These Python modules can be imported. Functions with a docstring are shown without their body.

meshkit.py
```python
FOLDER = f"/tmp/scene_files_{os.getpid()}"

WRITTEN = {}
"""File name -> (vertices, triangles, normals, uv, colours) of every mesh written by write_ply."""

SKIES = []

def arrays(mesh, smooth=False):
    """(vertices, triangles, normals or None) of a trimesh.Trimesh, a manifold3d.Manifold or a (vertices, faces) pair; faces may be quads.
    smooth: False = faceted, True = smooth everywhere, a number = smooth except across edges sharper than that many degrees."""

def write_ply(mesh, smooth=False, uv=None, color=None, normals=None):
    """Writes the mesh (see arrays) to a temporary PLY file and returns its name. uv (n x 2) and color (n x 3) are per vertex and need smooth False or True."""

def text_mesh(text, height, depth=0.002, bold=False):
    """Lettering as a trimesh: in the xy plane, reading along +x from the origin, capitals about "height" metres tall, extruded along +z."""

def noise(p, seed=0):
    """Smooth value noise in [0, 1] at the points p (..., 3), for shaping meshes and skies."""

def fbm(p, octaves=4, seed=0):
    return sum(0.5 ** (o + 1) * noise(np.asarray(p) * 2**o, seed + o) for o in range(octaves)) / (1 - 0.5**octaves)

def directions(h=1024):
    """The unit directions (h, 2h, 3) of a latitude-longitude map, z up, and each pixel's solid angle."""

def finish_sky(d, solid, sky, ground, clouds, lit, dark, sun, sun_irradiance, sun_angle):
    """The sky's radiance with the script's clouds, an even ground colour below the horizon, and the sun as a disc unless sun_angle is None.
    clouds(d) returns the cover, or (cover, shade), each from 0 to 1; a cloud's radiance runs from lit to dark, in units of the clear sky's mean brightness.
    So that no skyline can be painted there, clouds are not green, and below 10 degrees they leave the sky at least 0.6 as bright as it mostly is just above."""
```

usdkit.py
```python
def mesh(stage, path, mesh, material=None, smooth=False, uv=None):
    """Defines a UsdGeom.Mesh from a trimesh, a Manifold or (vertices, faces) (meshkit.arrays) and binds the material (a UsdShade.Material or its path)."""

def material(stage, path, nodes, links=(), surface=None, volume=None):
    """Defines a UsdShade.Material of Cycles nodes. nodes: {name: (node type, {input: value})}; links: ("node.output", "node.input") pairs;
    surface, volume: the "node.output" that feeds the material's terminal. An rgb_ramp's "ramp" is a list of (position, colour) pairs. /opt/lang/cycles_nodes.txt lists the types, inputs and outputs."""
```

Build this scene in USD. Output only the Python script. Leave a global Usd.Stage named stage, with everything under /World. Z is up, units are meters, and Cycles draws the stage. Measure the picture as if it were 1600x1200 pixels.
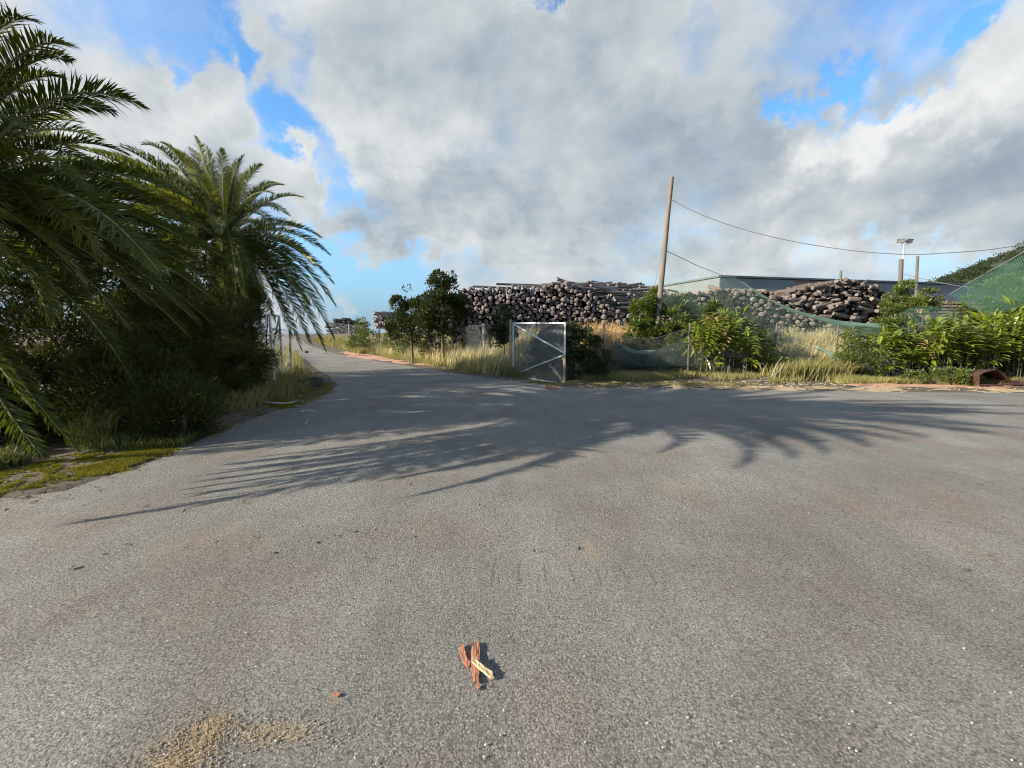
import math, numpy as np, trimesh, usdkit, meshkit
from pxr import Usd, UsdGeom, UsdLux, UsdShade, Gf, Sdf, Vt
from scipy.spatial import Delaunay
from scipy.interpolate import RegularGridInterpolator
from shapely.geometry import Polygon, Point, LineString
import shapely

stage = Usd.Stage.CreateInMemory()
UsdGeom.SetStageUpAxis(stage, 'Z')
UsdGeom.SetStageMetersPerUnit(stage, 1.0)
UsdGeom.Xform.Define(stage, '/World')
UsdGeom.Scope.Define(stage, '/World/Looks')

# ---------------------------------------------------------------- camera
H, F, TH = 1.55, 640.0, math.atan(77 / 640)
CT, ST = math.cos(TH), math.sin(TH)
cam = UsdGeom.Camera.Define(stage, '/World/camera')
cam.AddTransformOp().Set(Gf.Matrix4d(1, 0, 0, 0, 0, ST, CT, 0, 0, -CT, ST, 0, 0, 0, H, 1))
cam.CreateHorizontalApertureAttr(36.0)
cam.CreateFocalLengthAttr(36.0 * F / 1600)
cam.CreateExposureAttr(1.3)

# ---------------------------------------------------------------- sun and sky
EL = math.radians(21.0)
SX, SY = -math.sin(math.radians(75)), -math.cos(math.radians(75))
SUN = np.array([SX * math.cos(EL), SY * math.cos(EL), math.sin(EL)])
sunlight = UsdLux.DistantLight.Define(stage, '/World/sun')
sunlight.CreateIntensityAttr(1.25)
sunlight.CreateAngleAttr(0.5)
sunlight.CreateNormalizeAttr(True)
sunlight.CreateColorAttr((1.0, 0.90, 0.76))
_z = SUN; _x = np.cross([0, 0, 1], _z); _x /= np.linalg.norm(_x); _y = np.cross(_z, _x)
sunlight.AddTransformOp().Set(Gf.Matrix4d(*_x, 0, *_y, 0, *_z, 0, 0, 0, 0, 1))


def ray(px, py):
    u, v = (px - 800) / F, (600 - py) / F
    return np.array([u, v * ST + CT, v * CT - ST])


def at(px, py, Y):
    d = ray(px, py)
    return np.array([0, 0, H]) + d * (Y / d[1])


def ground(px, py, z=0.0):
    d = ray(px, py)
    return np.array([0, 0, H]) + d * ((z - H) / d[2])


def make_sky():
    n, l = {}, []
    n['tc'] = ('texture_coordinate', {})
    n['sep'] = ('separate_xyz', {})
    l.append(('tc.generated', 'sep.vector'))
    n['zc'] = ('math', {'math_type': 'maximum', 'value2': 0.0})
    n['zo'] = ('math', {'math_type': 'add', 'value2': 0.42})
    n['dx'] = ('math', {'math_type': 'divide'}); n['dy'] = ('math', {'math_type': 'divide'})
    n['pv'] = ('combine_xyz', {'z': 0.0})
    l += [('sep.z', 'zc.value1'), ('zc.value', 'zo.value1'), ('sep.x', 'dx.value1'), ('zo.value', 'dx.value2'),
          ('sep.y', 'dy.value1'), ('zo.value', 'dy.value2'), ('dx.value', 'pv.x'), ('dy.value', 'pv.y')]
    n['big'] = ('noise_texture', {'scale': 1.25, 'detail': 9.0, 'roughness': 0.56, 'distortion': 0.25})
    n['fine'] = ('noise_texture', {'scale': 3.4, 'detail': 8.0, 'roughness': 0.6, 'distortion': 0.3})
    n['off'] = ('mapping', {'location': (3.7 + SX * 0.10, 1.9 + SY * 0.10, 0.3)})
    n['off0'] = ('mapping', {'location': (3.7, 1.9, 0.3)})
    n['off2'] = ('mapping', {'location': (1.2, 7.4, 2.1)})
    n['lit'] = ('noise_texture', {'scale': 1.25, 'detail': 9.0, 'roughness': 0.56, 'distortion': 0.25})
    l += [('pv.vector', 'off0.vector'), ('pv.vector', 'off.vector'), ('pv.vector', 'off2.vector'),
          ('off0.vector', 'big.vector'), ('off.vector', 'lit.vector'), ('off2.vector', 'fine.vector')]
    # the direction, stirred, for the large masses of cloud and the gaps between them
    n['wn'] = ('noise_texture', {'scale': 4.5, 'detail': 7.0, 'roughness': 0.6})
    n['ws'] = ('vector_math', {'math_type': 'subtract', 'vector2': (0.5, 0.5, 0.5)})
    n['wm'] = ('vector_math', {'math_type': 'scale', 'scale': 0.62})
    n['wa'] = ('vector_math', {'math_type': 'add'})
    l += [('tc.generated', 'wn.vector'), ('wn.color', 'ws.vector1'), ('ws.vector', 'wm.vector1'), ('tc.generated', 'wa.vector1'), ('wm.vector', 'wa.vector2')]

    def blobs(tag, items):
        last = None
        for i, (px, py, sx, sy, amt) in enumerate(items):
            c = ray(px, py); c /= np.linalg.norm(c)
            r = np.cross(c, [0, 0, 1]); r /= np.linalg.norm(r); u = np.cross(r, c)
            k = np.linalg.norm(ray(px, py))
            rx, ry = sx / F / k ** 1.5, sy / F / k ** 1.5
            a = f'{tag}{i}'
            n[a + 's'] = ('vector_math', {'math_type': 'subtract', 'vector2': tuple(c)})
            n[a + 'r'] = ('vector_math', {'math_type': 'dot_product', 'vector2': tuple(r / rx)})
            n[a + 'u'] = ('vector_math', {'math_type': 'dot_product', 'vector2': tuple(u / ry)})
            n[a + 'f'] = ('vector_math', {'math_type': 'dot_product', 'vector2': tuple(c * 1.5)})
            n[a + 'c'] = ('combine_xyz', {})
            n[a + 'l'] = ('vector_math', {'math_type': 'length'})
            n[a + 'm'] = ('map_range', {'range_type': 'smoothstep', 'from_min': 0.0, 'from_max': 2.0, 'to_min': amt, 'to_max': 0.0, 'clamp': True})
            n[a + 'p'] = ('math', {'math_type': 'add', 'value2': 0.0})
            l.extend([('wa.vector', a + 's.vector1'), (a + 's.vector', a + 'r.vector1'), (a + 's.vector', a + 'u.vector1'), (a + 's.vector', a + 'f.vector1'),
                      (a + 'r.value', a + 'c.x'), (a + 'u.value', a + 'c.y'), (a + 'f.value', a + 'c.z'), (a + 'c.vector', a + 'l.vector1'),
                      (a + 'l.value', a + 'm.value'), (a + 'm.result', a + 'p.value1')])
            if last:
                l.append((last, a + 'p.value2'))
            last = a + 'p.value'
        return last

    gap = blobs('g', [(300, 45, 34, 60, -.26), (480, 95, 34, 34, -.12), (420, 212, 85, 42, -.32), (570, 415, 95, 42, -.40), (525, 285, 34, 40, -.22),
                      (855, 0, 55, 22, -.34), (1495, 42, 32, 42, -.36), (1262, 176, 42, 26, -.30), (1390, 186, 80, 18, -.2),
                      (1090, 60, 30, 25, -.08), (600, 470, 80, 25, -.25), (760, 425, 60, 20, -.14),
                      (170, 120, 150, 110, .22), (700, 230, 230, 200, .22), (1150, 300, 280, 120, .25), (1570, 200, 80, 200, .25), (1060, 110, 180, 120, .22), (1390, 300, 160, 110, .2), (620, 70, 120, 80, .15), (690, 385, 90, 50, .2), (250, 250, 160, 60, .18), (215, 40, 70, 70, .2), (380, 90, 50, 70, .14), (450, 310, 90, 45, .22), (1200, 420, 300, 40, .2)])
    tone = blobs('t', [(170, 115, 170, 110, .42), (600, 225, 110, 80, .26), (1000, 100, 130, 80, .16), (1395, 236, 110, 40, .40), (1565, 120, 75, 130, .32), (1480, 330, 160, 60, .12), (450, 300, 90, 50, .32),
                       (800, 365, 130, 40, .25), (620, 450, 60, 30, .4), (1310, 240, 60, 60, .3), (120, 230, 90, 60, .25),
                       (1180, 265, 150, 65, -.24), (860, 180, 130, 90, -.12), (1390, 125, 150, 55, -.34), (690, 330, 190, 50, -.26), (480, 130, 130, 60, -.15), (1450, 340, 120, 50, -.12), (900, 400, 120, 30, -.12)])
    n['cov'] = ('math', {'math_type': 'add'})
    l += [('big.fac', 'cov.value1'), (gap, 'cov.value2')]
    n['cover'] = ('map_range', {'range_type': 'smoothstep', 'from_min': 0.28, 'from_max': 0.63, 'to_min': 0.0, 'to_max': 1.0, 'clamp': True})
    l.append(('cov.value', 'cover.value'))
    # thicker towards the sun: that side of a cloud is bright, the far side and the underside grey
    n['slope'] = ('math', {'math_type': 'subtract'})
    l += [('big.fac', 'slope.value1'), ('lit.fac', 'slope.value2')]
    n['sl2'] = ('math', {'math_type': 'multiply_add', 'value2': 2.1, 'value3': 0.50})
    l.append(('slope.value', 'sl2.value1'))
    n['fi'] = ('math', {'math_type': 'multiply_add', 'value2': 0.78, 'value3': -0.39})
    l.append(('fine.fac', 'fi.value1'))
    n['sh1'] = ('math', {'math_type': 'add'}); n['sh2'] = ('math', {'math_type': 'add'})
    l += [('sl2.value', 'sh1.value1'), ('fi.value', 'sh1.value2'), ('sh1.value', 'sh2.value1'), (tone, 'sh2.value2')]
    n['thick'] = ('map_range', {'range_type': 'smoothstep', 'from_min': 0.5, 'from_max': 0.85, 'to_min': 0.14, 'to_max': -0.1, 'clamp': True})
    l.append(('cov.value', 'thick.value'))
    n['sh3'] = ('math', {'math_type': 'add'})
    l += [('sh2.value', 'sh3.value1'), ('thick.result', 'sh3.value2')]
    K = CLOUD
    n['cr'] = ('rgb_ramp', {'ramp': [(0.0, (1.8 * K, 2.4 * K, 3.2 * K)), (0.32, (3.1 * K, 3.7 * K, 4.25 * K)), (0.62, (4.8 * K, 5.2 * K, 5.4 * K)), (1.0, (6.9 * K, 7.05 * K, 7.0 * K))]})
    l.append(('sh3.value', 'cr.fac'))
    n['st'] = ('sky_texture', {'sky_type': 'single_scattering', 'sun_disc': False, 'sun_elevation': EL, 'sun_rotation': math.atan2(SX, SY), 'air_density': 1.0, 'aerosol_density': 0.35, 'ozone_density': 2.0})
    n['hs'] = ('hsv', {'hue': 0.5, 'saturation': 1.25, 'value': SKYVAL, 'fac': 1.0})
    n['hz'] = ('map_range', {'range_type': 'smoothstep', 'from_min': 0.0, 'from_max': 0.30, 'to_min': 0.9, 'to_max': 0.0, 'clamp': True})
    n['hm'] = ('mix', {'color2': (1.25 * K, 2.9 * K, 4.9 * K)})
    n['mx'] = ('mix', {})
    n['bg'] = ('background_shader', {'strength': 0.1})
    l += [('st.color', 'hs.color'), ('sep.z', 'hz.value'), ('hz.result', 'hm.fac'), ('hs.color', 'hm.color1'), ('hm.color', 'mx.color1'), ('cr.color', 'mx.color2'), ('cover.result', 'mx.fac'), ('mx.color', 'bg.color')]
    return usdkit.material(stage, '/World/Looks/sky_air', n, l, surface='bg.background')


CLOUD, SKYVAL = 0.515, 1.2
dome = UsdLux.DomeLight.Define(stage, '/World/sky')
UsdShade.MaterialBindingAPI.Apply(dome.GetPrim()).Bind(make_sky())

# ---------------------------------------------------------------- helpers
COUNT, LOC, LOOK = {}, {}, {}


def numbered(parent, name):
    k = (parent, name)
    i = COUNT.get(k, 0)
    COUNT[k] = i + 1
    return f'{parent}/{name}' + (f'_{i:03d}' if i else '')


def tell(prim, label=None, cat=None, group=None, kind=None):
    for k, v in (('label', label), ('category', cat), ('group', group), ('kind', kind)):
        if v:
            prim.SetCustomDataByKey(k, v)


def thing(name, label, cat, loc=(0, 0, 0), group=None):
    path = numbered('/World', name)
    x = UsdGeom.Xform.Define(stage, path)
    x.AddTranslateOp().Set(Gf.Vec3d(*map(float, loc)))
    tell(x.GetPrim(), label, cat, group)
    LOC[path] = np.asarray(loc, float)
    return path


def obj(name, mesh, mat, parent=None, smooth=False, uv=None, label=None, cat=None, group=None, kind=None):
    """One Mesh prim, given in world coordinates, as a part of parent or directly under /World."""
    path = numbered(parent or '/World', name)
    base = LOC.get(parent, np.zeros(3)) if parent else np.zeros(3)
    if isinstance(mesh, trimesh.Trimesh):
        mesh = (np.array(mesh.vertices), np.array(mesh.faces))
    if isinstance(mesh, MB):
        mesh = mesh.get()
    v, f = np.asarray(mesh[0], float), np.asarray(mesh[1], int)
    used = np.unique(f)
    if len(used) < len(v):
        new = np.zeros(len(v), int); new[used] = np.arange(len(used))
        v, f = v[used], new[f]
        uv = None if uv is None else uv[used]
    m = usdkit.mesh(stage, path, (v - base, f), LOOK[mat], smooth=smooth, uv=uv)
    tell(m.GetPrim(), label, cat, group, kind)
    LOC[path] = base
    return path


class MB:
    def __init__(self):
        self.v, self.f, self.n = [], [], 0

    def add(self, v, f):
        v, f = np.asarray(v, float), np.asarray(f, int)
        if f.shape[1] == 4:
            f = np.vstack([f[:, [0, 1, 2]], f[:, [0, 2, 3]]])
        self.v.append(v); self.f.append(f + self.n); self.n += len(v)
        return self

    def get(self):
        return np.vstack(self.v), np.vstack(self.f)


def tube(points, radii, sides=6, cap=True):
    p = np.asarray(points, float)
    t = np.gradient(p, axis=0)
    t /= np.linalg.norm(t, axis=1, keepdims=True) + 1e-12
    a = np.cross(t, np.where(np.abs(t[:, 2:]) < 0.9, [0, 0, 1.0], [1.0, 0, 0]))
    a /= np.linalg.norm(a, axis=1, keepdims=True) + 1e-12
    b, ang = np.cross(t, a), np.arange(sides) * 2 * np.pi / sides
    r = np.broadcast_to(radii, (len(p),))
    v = p[:, None] + r[:, None, None] * (np.cos(ang)[None, :, None] * a[:, None] + np.sin(ang)[None, :, None] * b[:, None])
    i, j = np.meshgrid(np.arange(len(p) - 1), np.arange(sides), indexing='ij')
    q = np.stack([i * sides + j, i * sides + (j + 1) % sides, (i + 1) * sides + (j + 1) % sides, (i + 1) * sides + j], -1).reshape(-1, 4)
    v = v.reshape(-1, 3)
    f = np.vstack([q[:, [0, 1, 2]], q[:, [0, 2, 3]]])
    if cap:
        n = len(v)
        v = np.vstack([v, p[:1], p[-1:]])
        k = np.arange(sides)
        f = np.vstack([f, np.stack([np.full(sides, n), (k + 1) % sides, k], 1), np.stack([np.full(sides, n + 1), n - sides + k, n - sides + (k + 1) % sides], 1)])
    return v, f


def bar(p, q, w, d=None, bevel=0.006):
    """A square bar with chamfered long edges from p to q."""
    d = d or w
    p, q = np.asarray(p, float), np.asarray(q, float)
    t = q - p; L = np.linalg.norm(t); t /= L
    a = np.cross(t, [0, 0, 1.0] if abs(t[2]) < 0.95 else [0, 1.0, 0]); a /= np.linalg.norm(a)
    b = np.cross(a, t)
    h, k, e = w / 2, d / 2, min(bevel, w / 4, d / 4)
    prof = [(h - e, -k), (h, -k + e), (h, k - e), (h - e, k), (-h + e, k), (-h, k - e), (-h, -k + e), (-h + e, -k)]
    v = np.array([o + x * a + y * b for o in (p, q) for x, y in prof])
    f = [[i, (i + 1) % 8, 8 + (i + 1) % 8, 8 + i] for i in range(8)]
    f = np.vstack([np.array(f)[:, [0, 1, 2]], np.array(f)[:, [0, 2, 3]], [[0, i + 1, i] for i in range(1, 7)], [[8, 8 + i, 9 + i] for i in range(1, 7)]])
    return v, f


def box(lo, hi):
    m = trimesh.creation.box(bounds=[lo, hi])
    return np.array(m.vertices), np.array(m.faces)


def unit(v):
    return v / (np.linalg.norm(v, axis=-1, keepdims=True) + 1e-12)


def leaves(P, D, N, L, W, form='leaf', droop=0.25):
    """Leaf blades from P along D with upper side N. form: 'leaf' (2 triangles, folded), 'long' (6 triangles, drooping)."""
    P = np.asarray(P, float); n = len(P)
    D = unit(D); S = unit(np.cross(D, N)); N = np.cross(S, D)
    L = np.broadcast_to(L, (n,))[:, None]; W = np.broadcast_to(W, (n,))[:, None]
    if form == 'leaf':
        mid = P + D * L * 0.45
        v = np.stack([P, mid + S * W / 2 + N * W * 0.15, P + D * L - N * L * 0.08, mid - S * W / 2 + N * W * 0.15], 1)
        f = np.array([[0, 1, 2], [0, 2, 3]])
    else:
        dn = np.array([0, 0, -1.0])
        m1 = P + D * L * 0.35 + dn * L * droop * 0.12
        m2 = P + D * L * 0.7 + dn * L * droop * 0.5
        tip = P + D * L * 0.96 + dn * L * droop
        up = N * W * 0.18
        v = np.stack([P, m1 + S * W / 2 + up, m1, m1 - S * W / 2 + up, m2 + S * W * 0.42 + up, m2, m2 - S * W * 0.42 + up, tip], 1)
        f = np.array([[0, 1, 2], [0, 2, 3], [1, 4, 5], [1, 5, 2], [2, 5, 6], [2, 6, 3], [4, 7, 5], [5, 7, 6]])
    k = v.shape[1]
    return v.reshape(-1, 3), (f[None] + (np.arange(n) * k)[:, None, None]).reshape(-1, 3)


def rand_unit(rng, n):
    return unit(rng.normal(size=(n, 3)))


def crown(rng, lobes, n, size, clusters, spread, up=0.4, inner=0.45, aspect=0.5, seed=0, zmin=None):
    """Foliage: clusters of leaves through the outer volume of ellipsoid lobes, with an uneven outline and gaps."""
    lobes = [(np.asarray(c, float), np.broadcast_to(np.asarray(r, float), (3,))) for c, r in lobes]
    area = np.array([np.prod(r) ** (2 / 3) for _, r in lobes]); area /= area.sum()
    which = rng.choice(len(lobes), clusters, p=area)
    u = rand_unit(rng, clusters)
    C = np.array([lobes[k][0] for k in which]); R = np.array([lobes[k][1] for k in which])
    bump = 0.62 + 0.75 * meshkit.fbm((C + u * R) * 1.7 / max(0.35, R.mean()), 3, seed)
    depth = inner + (1 - inner) * rng.random(clusters) ** 0.45
    cc = C + u * R * (bump * depth)[:, None]
    per = rng.integers(0, clusters, n)
    w = rng.random(clusters); per = rng.choice(clusters, n, p=w / w.sum())
    off = rand_unit(rng, n) * (spread * (0.3 + 0.7 * rng.random(n) ** 0.6))[:, None]
    P = cc[per] + off * np.array([1, 1, 0.75])
    if zmin is not None:
        keep = P[:, 2] > zmin; P, off, per = P[keep], off[keep], per[keep]; n = len(P)
    out = unit(off + 0.5 * u[per] * spread)
    D = unit(out + np.array([0, 0, up]) + 0.5 * rand_unit(rng, n))
    N = unit(np.array([0, 0, 1.0]) + 0.55 * out + 0.5 * rand_unit(rng, n))
    s = size * (0.6 + 0.8 * rng.random(n))
    return leaves(P, D, N, s, s * aspect)


def blades(rng, P, h, w, lean=0.35, wind=(0.15, 0.05)):
    """Grass: each blade three triangles, bent."""
    n = len(P)
    a = rng.random(n) * 2 * np.pi
    dirs = np.stack([np.cos(a), np.sin(a), np.zeros(n)], 1)
    side = np.stack([-np.sin(a + rng.normal(size=n)), np.cos(a + rng.normal(size=n)), np.zeros(n)], 1)
    h = np.broadcast_to(h, (n,)) * (0.55 + 0.6 * rng.random(n))
    ln = lean * (0.3 + rng.random(n))[:, None]
    wd = np.array([wind[0], wind[1], 0])
    m = P + np.stack([0 * h, 0 * h, h * 0.55], 1) + (dirs * ln * 0.35 + wd * 0.3) * h[:, None]
    t = P + np.stack([0 * h, 0 * h, h * (1 - 0.35 * ln[:, 0])], 1) + (dirs * ln + wd) * h[:, None]
    w = np.broadcast_to(w, (n,))[:, None] * side
    v = np.stack([P - w / 2, P + w / 2, m - w * 0.4, m + w * 0.4, t], 1)
    f = np.array([[0, 1, 3], [0, 3, 2], [2, 3, 4]])
    return v.reshape(-1, 3), (f[None] + (np.arange(n) * 5)[:, None, None]).reshape(-1, 3)


def bez(p0, p1, p2, n):
    t = np.linspace(0, 1, n)[:, None]
    return (1 - t) ** 2 * np.asarray(p0) + 2 * t * (1 - t) * np.asarray(p1) + t * t * np.asarray(p2)


def spline(pts, n):
    from scipy.interpolate import PchipInterpolator
    pts = np.asarray(pts, float)
    s = np.r_[0, np.cumsum(np.linalg.norm(np.diff(pts, axis=0), axis=1))]
    return PchipInterpolator(s, pts)(np.linspace(0, s[-1], n))


# ---------------------------------------------------------------- materials
def mat(name, nodes, links, surface):
    LOOK[name] = usdkit.material(stage, '/World/Looks/' + name, nodes, links, surface=surface)


def rough_mat(name, c1, c2, scale=6.0, rough=0.85, bump=0.0, bscale=40.0, metallic=0.0, stretch=(1, 1, 1), c3=None, spec=0.5):
    ramp = [(0.3, c1), (0.7, c2)] if c3 is None else [(0.25, c1), (0.5, c2), (0.62, c2), (0.72, c3)]
    n = {'g': ('geometry', {}), 'mp': ('mapping', {'scale': stretch}), 'n': ('noise_texture', {'scale': scale, 'detail': 6.0, 'roughness': 0.62}),
         'r': ('rgb_ramp', {'ramp': ramp}), 'p': ('principled_bsdf', {'roughness': rough, 'metallic': metallic, 'specular_ior_level': spec})}
    l = [('g.position', 'mp.vector'), ('mp.vector', 'n.vector'), ('n.fac', 'r.fac'), ('r.color', 'p.base_color')]
    if bump:
        n['bn'] = ('noise_texture', {'scale': bscale, 'detail': 5.0}); n['b'] = ('bump', {'distance': bump, 'strength': 0.8})
        l += [('mp.vector', 'bn.vector'), ('bn.fac', 'b.height'), ('b.normal', 'p.normal')]
    mat(name, n, l, 'p.BSDF')


def leaf_mat(name, ramp, trans=0.3, rough=0.5, spec=0.4, tint=(1.0, 1.0, 0.5), nscale=2.5):
    n = {'g': ('geometry', {}), 'n': ('noise_texture', {'scale': nscale, 'detail': 3.0}), 'a': ('math', {'math_type': 'multiply_add', 'value2': 0.55, 'value3': -0.06}),
         's': ('math', {'math_type': 'multiply_add', 'value2': 0.55}), 'r': ('rgb_ramp', {'ramp': ramp}),
         'p': ('principled_bsdf', {'roughness': rough, 'specular_ior_level': spec}), 't': ('translucent_bsdf', {}), 'tm': ('mix', {'mix_type': 'multiply', 'fac': 1.0, 'color2': tint}), 'm': ('mix_closure', {'fac': trans})}
    l = [('g.position', 'n.vector'), ('g.random_per_island', 's.value1'), ('n.fac', 'a.value1'), ('a.value', 's.value3'), ('s.value', 'r.fac'), ('r.color', 'p.base_color'),
         ('r.color', 'tm.color1'), ('tm.color', 't.color'), ('p.BSDF', 'm.closure1'), ('t.BSDF', 'm.closure2')]
    mat(name, n, l, 'm.closure')


def net_mat(name, color, cover, pitch, square=False, rough=0.6):
    """A mesh of strands laid out in the sheet's own uv (metres), open between them."""
    n = {'u': ('uvmap', {'attribute': 'st'}), 's': ('separate_xyz', {}), 'd': ('diffuse_bsdf', {'color': color}), 'tl': ('translucent_bsdf', {'color': color}), 'dm': ('mix_closure', {'fac': 0.35}),
         't': ('transparent_bsdf', {}), 'm': ('mix_closure', {}), 'mx': ('math', {'math_type': 'maximum'})}
    l = [('u.UV', 's.vector')]
    if square:
        ins = ('s.x', 's.y')
    else:
        n['ad'] = ('math', {'math_type': 'add'}); n['sb'] = ('math', {'math_type': 'subtract'})
        l += [('s.x', 'ad.value1'), ('s.y', 'ad.value2'), ('s.x', 'sb.value1'), ('s.y', 'sb.value2')]
        ins = ('ad.value', 'sb.value')
    for k, src in zip('ab', ins):
        n['k' + k] = ('math', {'math_type': 'multiply', 'value2': 1.0 / pitch})
        n['f' + k] = ('math', {'math_type': 'fraction'})
        n['c' + k] = ('math', {'math_type': 'less_than', 'value2': cover / 2})
        l += [(src, f'k{k}.value1'), (f'k{k}.value', f'f{k}.value1'), (f'f{k}.value', f'c{k}.value1')]
    l += [('ca.value', 'mx.value1'), ('cb.value', 'mx.value2'), ('mx.value', 'm.fac'), ('t.BSDF', 'm.closure1'), ('d.BSDF', 'dm.closure1'), ('tl.BSDF', 'dm.closure2'), ('dm.closure', 'm.closure2')]
    mat(name, n, l, 'm.closure')


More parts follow.
